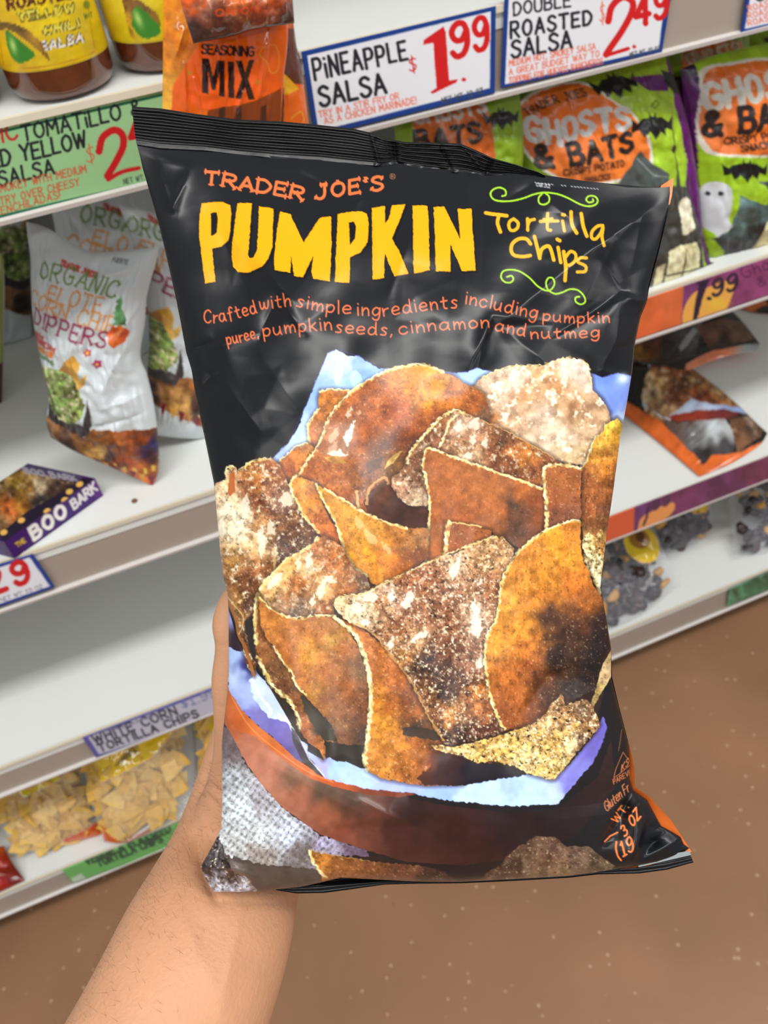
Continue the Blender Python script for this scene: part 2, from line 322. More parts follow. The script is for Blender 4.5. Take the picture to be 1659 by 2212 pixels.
# ================================================================ setting: floor, gondola shelves
M_floor = mat('polished_concrete', (147, 109, 81), rough=.34, spec=.35, noise=.2, nscale=3.2, bump=.0002, bscale=60)
nt = M_floor.node_tree
def add_specks(nt, scale, thr, rgb, fac):
    b = nt.nodes['Principled BSDF']; src = b.inputs['Base Color'].links[0].from_socket
    tc = nt.nodes.new('ShaderNodeTexCoord'); v = nt.nodes.new('ShaderNodeTexVoronoi'); v.inputs['Scale'].default_value = scale
    nt.links.new(tc.outputs['Object'], v.inputs['Vector'])
    r = nt.nodes.new('ShaderNodeMapRange'); r.inputs['From Min'].default_value = thr; r.inputs['From Max'].default_value = thr * .5; r.inputs['To Max'].default_value = fac
    nt.links.new(v.outputs['Distance'], r.inputs['Value'])
    m = nt.nodes.new('ShaderNodeMix'); m.data_type = 'RGBA'; m.inputs[7].default_value = s2l(rgb)
    nt.links.new(r.outputs['Result'], m.inputs[0]); nt.links.new(src, m.inputs[6]); nt.links.new(m.outputs[2], b.inputs['Base Color'])
add_specks(nt, 42, .14, (205, 172, 145), .55); add_specks(nt, 13, .05, (88, 66, 52), .7)
box('floor', (-3, -3, -.05), (5, 1.6, 0), M_floor, kind='structure')
M_deck = mat('white_enamel_shelf', (226, 229, 226), rough=.42, spec=.4, noise=.02, nscale=6)
M_face = mat('taupe_price_channel', (166, 154, 143), rough=.4, noise=.03, nscale=14)
M_lip = mat('cream_channel_edge', (214, 206, 186), rough=.4)
M_lip2 = mat('grey_channel_edge', (206, 200, 196), rough=.4)
M_back = mat('grey_back_panel', (176, 178, 174), rough=.6)
XS = .173
box('wall_back', (-1.6, 1.12, 0), (2.6, 1.15, 1.9), M_back, kind='structure')
def rail_prism(name, x0, x1, prof, m, par):
    n = len(prof); v = [(x, y, z) for x in (x0, x1) for y, z in prof]
    f = [[i, (i + 1) % n, n + (i + 1) % n, n + i] for i in range(n)] + [list(range(n))[::-1], list(range(n, 2 * n))]
    return mesh_obj(name, np.array(v), f, m, par)
def shelf(x0, x1, zt, hb, label, depth=1.12):
    t = empty('shelf', ((x0 + x1) / 2, .9, zt), label, 'shelf', None)
    box('deck', (x0, .651, zt - .018), (x1, depth, zt), M_deck, t, .0012)
    # price channel: slim panel between an upper and a lower edge
    rail_prism('price_channel', x0, x1, [(.652, zt - .004), (.656, zt - .004), (.656, zt - hb + .004), (.652, zt - hb + .004)], M_face, t)
    rail_prism('upper_edge', x0, x1, [(.6486, zt - .0048), (.6489, zt + .0001), (.6512, zt + .0006), (.6535, zt - .0052)], M_lip, t)
    rail_prism('lower_edge', x0, x1, [(.6472, zt - hb), (.6466, zt - hb + .0034), (.6500, zt - hb + .0046), (.657, zt - hb + .0046), (.657, zt - hb)], M_lip2, t)
    for bx in (x0 + .03, x1 - .03):
        bk = rail_prism('bracket', bx - .0015, bx + .0015, [(.66, zt - .018), (1.12, zt - .018), (1.12, zt - .07), (.7, zt - .03)], M_deck, t)
    return t
Z1, Z2L, Z2R, Z3L, Z3R, Z4 = 1.167, .780, .850, .4535, .487, .1545
shelf(-1.0, XS - .0008, Z1, .069, 'upper shelf at left, holding the yellow labelled salsa jars')
shelf(XS + .0008, 2.2, Z1, .069, 'upper shelf at right, with the white salsa price signs')
shelf(-1.0, XS - .0008, 1.50, .069, 'unseen uppermost shelf added above the frame to shade the salsa jars, left bay')  # unseen pair of shelves, added to darken the salsa shelf below
shelf(XS + .0008, 2.2, 1.50, .069, 'unseen uppermost shelf added above the frame to shade the shelf below, right bay')
shelf(-1.0, XS - .0008, Z2L, .068, 'second shelf at left, with white chip bags and a purple box')
shelf(XS + .0008, 2.2, Z2R, .063, 'second shelf at right, filled with green and orange snack bags')
shelf(-1.0, XS - .0008, Z3L, .0615, 'empty white shelf at left, above the yellow tortilla chips')
shelf(XS + .0008, 2.2, Z3R, .057, 'third shelf at right, with black and orange chip bags lying flat')
shelf(-1.0, XS - .0008, Z4, .069, 'lowest shelf at left, holding clear bags of yellow tortilla chips')
shelf(XS + .0008, 2.2, Z4 + .015, .085, 'lowest shelf at right, holding clear bags of dark chocolate bites')
M_kick = mat('dark_kick_plate', (70, 62, 56), rough=.6)
box('baseboard_shelving', (-1.0, .72, 0), (2.2, .74, Z4 - .02), M_kick, kind='structure')
M_steel = mat('grey_steel_upright', (170, 170, 166), rough=.4, metal=.3)
for x in (-1.0, XS, 2.2): box('upright', (x - .012, 1.095, 0), (x + .012, 1.12, 1.85), M_steel, label='grey steel upright ' + ('at the left end of the shelving' if x < 0 else 'between the two shelving bays, behind the held bag' if x < 1 else 'at the right end of the shelving'), cat='upright')
# ================================================================ price signs
M_card = mat('printed_card', attr=True, rough=.35, spec=.4)
def sign(name, tl, tr, br, bl, cv, label, cat='sign', group=None, y=.6476, step=2.):
    nu = max(6, int(np.hypot(tr[0] - tl[0], tr[1] - tl[1]) / step)); nv = max(6, int(np.hypot(bl[0] - tl[0], bl[1] - tl[1]) / step))
    P = coons([tl, tr], [bl, br], [tl, bl], [tr, br], nu, nv, False); V = on_y(P[..., 0], P[..., 1], y); n = nu * nv
    Bk = V + np.array([0, .0007, 0]); idx = np.arange(n).reshape(nv, nu)
    ring = np.r_[idx[0], idx[1:, -1], idx[-1, -2::-1], idx[-2:0:-1, 0]]; r2 = np.roll(ring, -1)
    f = np.vstack([grid_faces(nv, nu), grid_faces(nv, nu, True) + n, np.stack([ring, r2, r2 + n, ring + n], 1)])
    c = cv.sample(P[..., 0], P[..., 1]).reshape(-1, 3)
    return mesh_obj(name, np.vstack([V.reshape(-1, 3), Bk.reshape(-1, 3)]), f, M_card, None, False, np.vstack([c, c]), label=label, cat=cat, group=group)
BLUE, RED, INK, ORG = (22, 62, 140), (214, 30, 34), (28, 32, 40), (238, 120, 96)
# pineapple
q = [(651, 112), (1071, 13), (1069, 201), (680, 296)]
c = Canvas(630, 0, 1090, 310, BLUE); c.poly([(664, 120), (1060, 25), (1058, 190), (688, 283)], (236, 238, 245))
U = (-.16, -.985)
c.text('PiNEAPPLE', [(681, 172), (880, 127)], 45, 6.8, INK, h1=39, up=U, wob=.03, gap=.34); c.text('SALSA', [(693, 229), (834, 200)], 41, 7.6, INK, up=U, wob=.04)
c.text('$', [(886, 158), (901, 154)], 34, 3, RED, up=U)
c.poly([(916, 86), (958, 57), (963, 70), (970, 174), (989, 171), (986, 178), (934, 203), (930, 199), (943, 190), (936, 92), (914, 97)], RED)
c.text('9', [(978, 124), (1012, 117)], 70, 13, RED, up=(-.08, -1)); c.text('9', [(1027, 110), (1055, 104)], 68, 12, RED, up=(-.08, -1)); c.ell(1002, 172, 5, 4, RED)
c.text('TRY IN A STIR FRY OR', [(690, 254), (862, 213)], 13, 2.3, ORG, up=U); c.text('AS A CHICKEN MARINADE!', [(702, 268), (900, 223)], 14, 2.4, ORG, up=U)
c.text('NET WT. 12 OZ.', [(956, 223), (1046, 200)], 11, 2.2, (70, 74, 82), up=U)
sign('price_sign', *q, c, 'white blue-edged sign reading pineapple salsa, priced 1.99')
# double roasted
c = Canvas(1070, -50, 1470, 210, BLUE); c.poly([(1101, -45), (1442, -45), (1423, 105), (1091, 182)], (236, 238, 245)); U = (-.02, -1)
c.text('DOUBLE', [(1110, 33), (1232, 13)], 27, 4.6, INK, up=U, wob=.03); c.text('ROASTED', [(1104, 82), (1278, 51)], 34, 6.2, INK, h1=29, up=U, wob=.03, gap=.34); c.text('SALSA', [(1106, 124), (1234, 102)], 35, 6.6, INK, up=U, wob=.03)
c.stroke([(1314, 46), (1322, 14), (1345, -6), (1366, 4), (1364, 28), (1344, 66), (1318, 104), (1309, 118)], 14, RED, sm=True); c.stroke([(1309, 120), (1335, 112), (1357, 105)], 8, RED)
c.text('4', [(1374, 56), (1402, 49)], 58, 12, RED, up=U); c.text('9', [(1416, 42), (1442, 34)], 56, 11, RED, up=U); c.ell(1370, 101, 4, 4, RED); c.text('$', [(1296, 52), (1306, 50)], 46, 2.6, ORG, up=U)
for i, t in enumerate(('MEDIUM HOT, SMOKEY SALSA', 'A GREAT BUDGET WAY TO', 'TOPPING FOR HUEVOS RANCHEROS')): c.text(t, [(1100, 143 + 19 * i), (1286 + 8 * i, 106 + 16 * i)], 13, 2.3, ORG, up=U)
c.text('NET WT. 12 OZ', [(1361, 124), (1425, 109)], 10, 1.9, (80, 82, 90), up=U)
sign('price_sign', (1092, -42), (1456, -42), (1430, 112), (1082, 191), c, 'white blue-edged sign reading double roasted salsa, 2.49')
c = Canvas(1590, -60, 1760, 90, BLUE); c.poly([(1628, -50), (1760, -60), (1750, 30), (1609, 63)], (236, 238, 245))
c.text('CA', [(1632, 3), (1680, -8)], 30, 5, INK)
for i in range(3): c.text('ROASTED CHILI', [(1617, 24 + 16 * i), (1745, -8 + 16 * i)], 12, 2.3, ORG)
sign('price_sign', (1619, -55), (1745, -80), (1735, 40), (1600, 71), c, 'white blue-edged sign cut off by the frame at far upper right')
# green tomatillo
G1, G2 = (150, 196, 140), (22, 104, 76)
c = Canvas(-170, 150, 450, 520, G1); U = (-.16, -.985)
c.stroke([(-170, 324), (450, 182)], 6, G2); c.stroke([(-170, 507), (450, 365)], 8, G2)
c.text('ORGANIC', [(-150, 345), (38, 299)], 36, 6, (186, 46, 44), up=U); c.text('TOMATiLLO &', [(50, 305), (305, 247)], 33, 5.4, INK, up=U, wob=.03, gap=.24)
c.text('ROASTED YELLOW', [(-140, 390), (187, 317)], 34, 6, INK, up=U, wob=.04, gap=.22); c.text('CHILI SALSA', [(-110, 428), (117, 374)], 31, 5.6, INK, up=U, wob=.03)
c.text('$', [(189, 356), (206, 350)], 40, 2.6, (200, 90, 60), up=U)
c.stroke([(214, 327), (222, 297), (246, 281), (264, 291), (266, 316), (250, 350), (232, 380)], 15, (192, 26, 34), sm=True); c.stroke([(234, 388), (262, 372), (300, 363)], 9, (192, 26, 34), sm=True)
c.text('49', [(285, 318), (360, 300)], 62, 12, (192, 26, 34), up=U)
for i, (t, a, b) in enumerate((('SMOKEY WITH MEDIUM', (-10, 418), (187, 372)), ('HEAT. TRY OVER CHEESY', (-60, 458), (172, 400)), ('ENCHILADAS!', (4, 463), (130, 428)))): c.text(t, [a, b], 16, 2.8, (196, 92, 62), up=U)
c.text('NET WT. 12 OZ', [(268, 398), (350, 380)], 11, 2, (70, 90, 74), up=U)
sign('price_sign', (-160, 313), (440, 177), (440, 374), (-160, 507), c, 'pale green sign reading tomatillo and yellow chili salsa', y=.6505)
# 29 sign
c = Canvas(-90, 1170, 140, 1360, (40, 66, 150)); c.poly([(-80, 1252), (64, 1204), (108, 1266), (-80, 1332)], (232, 234, 244))
c.text('9', [(36, 1264), (66, 1254)], 46, 12, (208, 36, 44), up=(-.35, -.94)); c.text('2', [(-18, 1284), (14, 1272)], 48, 12, (208, 36, 44), up=(-.35, -.94)); c.text('NET WT 10 OZ', [(2, 1300), (92, 1270)], 8, 1.6, (130, 134, 150))
sign('price_sign', (-90, 1246), (71, 1197), (119, 1269), (-90, 1343), c, 'white blue-edged sign ending in red 29, beside the purple box')
# white corn
c = Canvas(170, 1430, 620, 1650, (92, 92, 165)); c.poly([(190, 1592), (600, 1440), (620, 1500), (214, 1630)], (196, 196, 214))
U = (-.45, -.9); K = (48, 50, 66)
c.text('WHITE CORN', [(206, 1607), (384, 1543)], 19, 4, K, up=U); c.text('TORTILLA CHIPS', [(217, 1624), (430, 1548)], 16, 4, K, up=U); c.text('ORGANIC', [(230, 1584), (330, 1550)], 6, 2, (120, 120, 150), up=U)
c.text('$1.99', [(396, 1530), (470, 1502)], 16, 3, (120, 130, 180), up=U)
sign('price_sign', (178, 1594), (600, 1432), (615, 1487), (208, 1637), c, 'lavender sign reading white corn tortilla chips, under empty shelf')
# green lower left
c = Canvas(120, 1700, 560, 1930, (112, 188, 106)); U = (-.45, -.9)
c.text('VEGGIE & FLAXSEED', [(188, 1868), (370, 1796)], 16, 5, (54, 88, 66), up=U); c.text('TORTILLA CHIPS', [(214, 1872), (352, 1818)], 15, 5, (54, 88, 66), up=U)
c.poly([(154, 1897), (166, 1892), (176, 1886), (180, 1893), (186, 1897), (176, 1902), (164, 1908), (158, 1905)], (196, 216, 200))
sign('price_sign', (135, 1879), (520, 1724), (545, 1768), (158, 1909), c, 'bright green sign on the lowest shelf edge behind the wrist')
# right hand Halloween strips
def halloween(tlx, cv, label): pass
OR1, PUR = (226, 106, 58), (138, 66, 112)
c = Canvas(1280, 480, 1820, 800, OR1)
c.grad([(1280, 480), (1486, 480), (1468, 800), (1280, 800)], [(1400, 660, (228, 110, 60)), (1440, 640, (222, 112, 66)), (1350, 720, (220, 98, 54))], rag=0, noise=.1, cell=40)
c.grad([(1487, 480), (1820, 480), (1820, 800), (1464, 800)], [(1500, 640, (120, 60, 110)), (1560, 620, (146, 70, 116)), (1640, 600, (150, 72, 118)), (1600, 680, (132, 60, 100))], rag=0, noise=.14, cell=30)
c.poly([(1474, 690), (1480, 660), (1500, 632), (1530, 620), (1570, 606), (1586, 616), (1578, 648), (1560, 680), (1520, 702), (1480, 712)], (240, 176, 84), sm=True)
c.ell(1548, 655, 26, 14, (240, 196, 70), soft=1); c.poly([(1510, 614), (1532, 606), (1519, 640), (1506, 690), (1496, 692), (1500, 662)], (48, 34, 60)); c.stroke([(1508, 612), (1530, 606)], 6, (48, 34, 60))
c.text('99', [(1540, 640), (1592, 624)], 34, 7, (52, 38, 60), up=(0, -1)); c.ell(1532, 645, 6, 4, (52, 38, 60))
c.text('Ghosts', [(1606, 602), (1720, 560)], 26, 3, (96, 40, 84)); c.text('& bats', [(1640, 620), (1740, 590)], 20, 3, (96, 40, 84))
sign('price_strip', (1330, 667), (1760, 524), (1760, 604), (1310, 755), c, 'orange and purple price strip under the green snack bags', step=2.5)
c = Canvas(1250, 900, 1820, 1240, (224, 100, 62))
c.grad([(1377, 900), (1820, 900), (1820, 1240), (1366, 1240)], [(1390, 1090, (110, 62, 110)), (1460, 1080, (122, 60, 96)), (1560, 1040, (112, 60, 98)), (1640, 1020, (124, 62, 92))], rag=0, noise=.16, cell=26)
c.poly([(1378, 1140), (1386, 1118), (1410, 1104), (1440, 1088), (1456, 1086), (1456, 1102), (1436, 1122), (1400, 1140), (1380, 1154)], (238, 160, 92), sm=True)
c.stroke([(1400, 1098), (1397, 1118), (1390, 1134)], 5, (60, 44, 70)); c.text('99', [(1410, 1102), (1446, 1088)], 18, 5, (86, 56, 80), up=(0, -1)); 
sign('price_strip', (1270, 1134), (1800, 932), (1800, 984), (1255, 1192), c, 'orange and purple price strip below the flat black chip bags', step=2.5)
c = Canvas(1560, 1180, 1800, 1330, (92, 140, 104)); c.grad([(1560, 1180), (1800, 1180), (1800, 1330), (1560, 1330)], [(1580, 1290, (96, 150, 112)), (1620, 1270, (70, 120, 88)), (1660, 1250, (90, 136, 104))], noise=.35, cell=14, rag=0)
sign('price_sign', (1575, 1274), (1790, 1176), (1790, 1222), (1571, 1311), c, 'muted green sign on the lowest shelf edge at far right')
# ================================================================ salsa jars
M_glass = mat('salsa_in_glass', (98, 46, 18), rough=.08, spec=.6, coat=.8, coat_rough=.03, noise=.35, nscale=90)
M_label = mat('glossy_paper_label', attr=True, rough=.3, coat=.3)
M_lid = mat('black_lid', (24, 24, 26), rough=.35)
def lathe(name, c0, prof, n, m, par, arc=None, colfn=None, **kw):
    a = np.linspace(0, 2 * math.pi, n, endpoint=False); prof = np.array(prof, float)
    V = np.stack([c0[0] + prof[:, :1] * np.cos(a), c0[1] + prof[:, :1] * np.sin(a), np.broadcast_to(c0[2] + prof[:, 1:], (len(prof), n))], -1)
    i = np.arange(len(prof) * n).reshape(len(prof), n); j = np.roll(i, -1, 1)
    f = np.stack([i[:-1], j[:-1], j[1:], i[1:]], -1).reshape(-1, 4)
    V = V.reshape(-1, 3); col = colfn(V) if colfn else None
    return mesh_obj(name, V, f, m, par, True, col, **kw)
def proj(V):
    d = V - CAM; z = d @ FWD; return CX + F * (d @ RI) / z, CY - F * (d @ UP) / z
YL = (228, 200, 24)
jc = Canvas(-80, -140, 460, 200, YL)
jc.grad([(-80, -140), (460, -140), (460, 200), (-80, 200)], [(100, 0, (232, 206, 30)), (200, 100, (214, 184, 22)), (0, 80, (222, 180, 26)), (300, 60, (214, 192, 26)), (280, 0, (236, 214, 60))], rag=0, noise=.07)
jc.text('ROASTED', [(18, 22), (160, -6)], 24, 6, (86, 26, 22), up=(-.12, -1)); jc.text('YELLOW', [(42, 46), (160, 26)], 17, 4, (232, 222, 90), up=(-.12, -1), outline=((104, 84, 16), 2.)); jc.text('CHILI', [(96, 75), (170, 58)], 15, 4, (232, 226, 110), up=(-.12, -1), outline=((104, 84, 16), 2.))
jc.text('SALSA', [(90, 110), (180, 89)], 17, 4.4, (240, 238, 230), up=(-.12, -1), outline=((70, 50, 30), 1.6))
jc.stroke([(8, 142), (60, 147), (130, 138), (205, 112)], 1.6, (190, 130, 20), sm=True); jc.stroke([(205, 112), (188, 0)], 1.4, (190, 130, 20)); jc.stroke([(8, 142), (0, 90)], 1.4, (190, 130, 20))
jc.poly([(12, 66), (22, 70), (48, 92), (72, 112), (74, 122), (60, 132), (40, 136), (26, 124), (16, 100)], (56, 132, 36), sm=True); jc.ell(28, 98, 7, 20, (190, 226, 120), -.3, soft=1)
jc.grad([(-6, 44), (30, 52), (58, 62), (88, 92), (100, 112), (108, 132), (84, 110), (66, 96), (40, 74), (14, 62), (-4, 66)], [(20, 56, (110, 84, 40)), (80, 96, (150, 110, 40))], noise=.3)
jc.stroke([(228, 60), (248, 90), (290, 104), (350, 104)], 1.6, (190, 130, 20), sm=True); jc.poly([(286, 18), (306, 12), (326, 30), (346, 58), (344, 74), (318, 84), (298, 74), (284, 50)], (58, 136, 38), sm=True); jc.ell(298, 40, 8, 22, (186, 224, 120), -.4, soft=1)
jc.grad([(262, -10), (300, 0), (340, 30), (350, 60), (326, 36), (300, 12), (286, 20), (284, 60), (296, 90), (280, 76), (272, 40)], [(300, 10, (120, 84, 40)), (280, 60, (196, 150, 40))], noise=.3)
jc.text('HOT', [(184, 40), (200, 36)], 10, 2, (90, 110, 40)); jc.ell(187, 10, 7, 9, (120, 130, 40))
for i, (x, y, lb, g) in enumerate(((0, .6895, 'yellow labelled salsa jar showing the whole word salsa', 1), (.081, .7, 'yellow labelled salsa jar partly hidden by the orange packets', 1), (-.084, .7, 'salsa jar cut off by the frame at far left', 0))):
    zc = Z1 + .0012; x += .003; t = empty('salsa_jar', (x, y, zc), lb, 'jar', 'salsa jars on the top shelf'); c0 = (x, y, zc)
    r = .0385
    lathe('glass_body', c0, [(0, 0), (r * .8, 0), (r * .93, .003), (r, .010), (r, .105), (r * .9, .118), (r * .78, .124), (r * .78, .128), (0, .128)], 40, M_glass, t)
    def cf(V, c0=c0, g=g):
        px, py = proj(V); col = jc.sample(px, py); fr = ((V[:, 0] - c0[0]) * (0 - c0[0]) + (V[:, 1] - c0[1]) * (0 - c0[1])) > 0
        return np.where((fr & bool(g))[:, None], col, np.array(YL))
    lathe('paper_label', c0, [(r + .0002, .0215), (r + .0006, .022)] + [(r + .0006, .022 + k * .0012) for k in range(1, 65)] + [(r + .0002, .1)], 200, M_label, t, colfn=cf)
    lathe('lid', c0, [(0, .141), (r * .84, .141), (r * .88, .138), (r * .88, .122), (r * .8, .122)], 40, M_lid, t)
t = empty('dip_jar', (.362, .742, Z1 + .001), 'dark jar above the pineapple sign, only its base in view', 'jar')
lathe('glass_body', (.362, .742, Z1 + .001), [(0, 0), (.03, 0), (.038, .004), (.04, .012), (.04, .1), (.034, .115), (0, .115)], 40, mat('dark_bean_dip_glass', (34, 18, 18), rough=.1, coat=.6), t)
lathe('lid', (.362, .742, Z1 + .001), [(0, .13), (.034, .13), (.035, .112), (.03, .112)], 32, M_lid, t)
# ================================================================ seasoning packets on a clip strip
M_gloss = mat('glossy_printed_film', attr=True, rough=.16, spec=.55, coat=.5, coat_rough=.08)
M_foil = mat('soft_gloss_printed_film', attr=True, rough=.3, spec=.5)
OO = (244, 104, 22)
c = Canvas(340, -60, 640, 330, OO)
c.grad([(340, -60), (430, -60), (440, 60), (400, 130), (372, 180), (362, 330), (340, 330)], [(370, 40, (250, 150, 20)), (390, 90, (246, 130, 24)), (356, 200, (248, 178, 60)), (372, 110, (232, 140, 40))], noise=.2, rag=1)
c.poly([(428, 86), (545, 92), (548, 110), (626, 205), (626, 198), (545, 218), (440, 232), (395, 210), (410, 120)], (246, 98, 20))
c.poly([(438, 230), (540, 212), (606, 188), (610, 330), (425, 330)], (140, 62, 20)); c.poly([(425, 232), (445, 229), (430, 330), (410, 330)], (246, 120, 30))
for x in (470, 505, 560): c.poly([(x, 224), (x + 12, 220), (x + 14, 320), (x - 4, 320)], (70, 34, 22))
c.text('SEASONING', [(432, 107), (542, 113)], 19, 4.2, (52, 28, 24), up=(.02, -1), gap=.14)
MK = (48, 24, 20)
c.poly([(432, 117), (447, 119), (456, 158), (465, 121), (480, 123), (480, 199), (468, 197), (469, 146), (460, 184), (453, 184), (445, 142), (446, 194), (433, 191)], MK); c.poly([(487, 124), (500, 125), (501, 203), (488, 201)], MK)
c.poly([(504, 122), (517, 123), (524, 148), (532, 121), (544, 121), (531, 163), (546, 207), (532, 207), (524, 180), (515, 204), (503, 203), (517, 162)], MK)
c.stroke([(560, 96), (588, 92), (600, 118), (596, 148), (580, 150), (572, 128), (556, 112), (560, 96)], 2.4, (250, 150, 60), sm=True)
for sx, sy in ((406, 150), (552, 170)):
    c.poly([(sx + 8 * math.sin(k * math.pi / 5) * (1 if k % 2 == 0 else .42), sy - 8 * math.cos(k * math.pi / 5) * (1 if k % 2 == 0 else .42)) for k in range(10)], (196, 130, 30))
n0 = lean_n(.05, -.1)
pouch('seasoning_packet', [(352, -50), (480, -58), (600, -66)], [(350, 300), (480, 306), (606, 300)], [(352, -50), (352, 120), (350, 300)], [(600, -66), (622, 60), (612, 180), (606, 300)],
      on_y(np.array(480), np.array(100), .588), n0, .012, c, M_gloss, 2.2, label='orange seasoning mix packet hanging above the big black bag', cat='packet', seed=5, wr=.0008,
      creases=((395, 130, 400, 230, 4, .003), (415, 160, 436, 250, 4, .003), (576, 60, 556, 200, 5, .003), (392, 60, 376, 120, 6, .004), (520, 190, 500, 250, 5, .003)))
c = Canvas(370, -140, 650, 110, (96, 46, 32))
c.grad([(370, -140), (650, -140), (650, 110), (370, 110)], [(400, 10, (236, 96, 30)), (440, 30, (130, 70, 50)), (500, 10, (220, 110, 50)), (560, 40, (150, 60, 30)), (610, 30, (88, 50, 46)), (590, 0, (226, 96, 40)), (470, 40, (90, 40, 28)), (420, 70, (70, 44, 44))], noise=.3, cell=22, rag=0, light=.12)
c.text('ONION', [(455, 34), (545, 26)], 14, 4, (226, 80, 36)); c.stroke([(418, 90), (500, 74), (634, 42)], 7, (64, 36, 30))
pouch('seasoning_packet', [(372, -130), (500, -140), (618, -150)], [(418, 94), (505, 78), (545, 66), (636, 50)], [(372, -130), (390, 0), (418, 94)], [(618, -150), (630, -40), (636, 50)],
      on_y(np.array(500), np.array(40), .566), lean_n(.15, .1), .012, c, M_gloss, 2.2, label='brown shiny packet overlapping the top of the orange packet', cat='packet', seed=9, wr=.0018,
      creases=((440, 0, 452, 60, 5, .004), (500, -20, 520, 50, 5, .004), (560, 0, 566, 60, 5, .003), (600, -20, 610, 40, 4, .004)))
c = Canvas(590, 60, 680, 320, (244, 110, 24)); c.poly([(596, 60), (640, 60), (652, 180), (600, 170)], (98, 52, 36)); c.poly([(600, 150), (640, 190), (628, 210), (600, 214)], (246, 184, 30)); c.poly([(600, 200), (670, 176), (680, 320), (600, 320)], (246, 112, 30))
c.poly([(590, 186), (602, 184), (604, 320), (590, 320)], (80, 46, 36)); c.stroke([(620, 250), (640, 236), (650, 256), (630, 270)], 2, (250, 190, 60), sm=True)
pouch('seasoning_packet', [(560, 50), (600, 48), (634, 50)], [(560, 320), (620, 322), (672, 316)], [(560, 50), (560, 180), (560, 320)], [(634, 50), (644, 120), (656, 180), (672, 316)],
      on_y(np.array(620), np.array(200), .618), lean_n(.05, .1), .010, c, M_gloss, 2.5, label='orange packet peeking out behind the seasoning mix packet', cat='packet', seed=12, wr=.001)
V = on_y(np.array([470, 520, 530, 478]), np.array([-150, -150, 240, 240]), .6425); V = np.vstack([V, V + np.array([0, .0012, 0])])
mesh_obj('clip_strip', V, [[0, 3, 2, 1], [4, 5, 6, 7], [0, 1, 5, 4], [1, 2, 6, 5], [2, 3, 7, 6], [3, 0, 4, 7]], mat('clear_plastic_strip', (220, 222, 224), rough=.2, alpha=.5), label='clear plastic strip on the shelf edge behind the hanging seasoning packets', cat='clip strip')
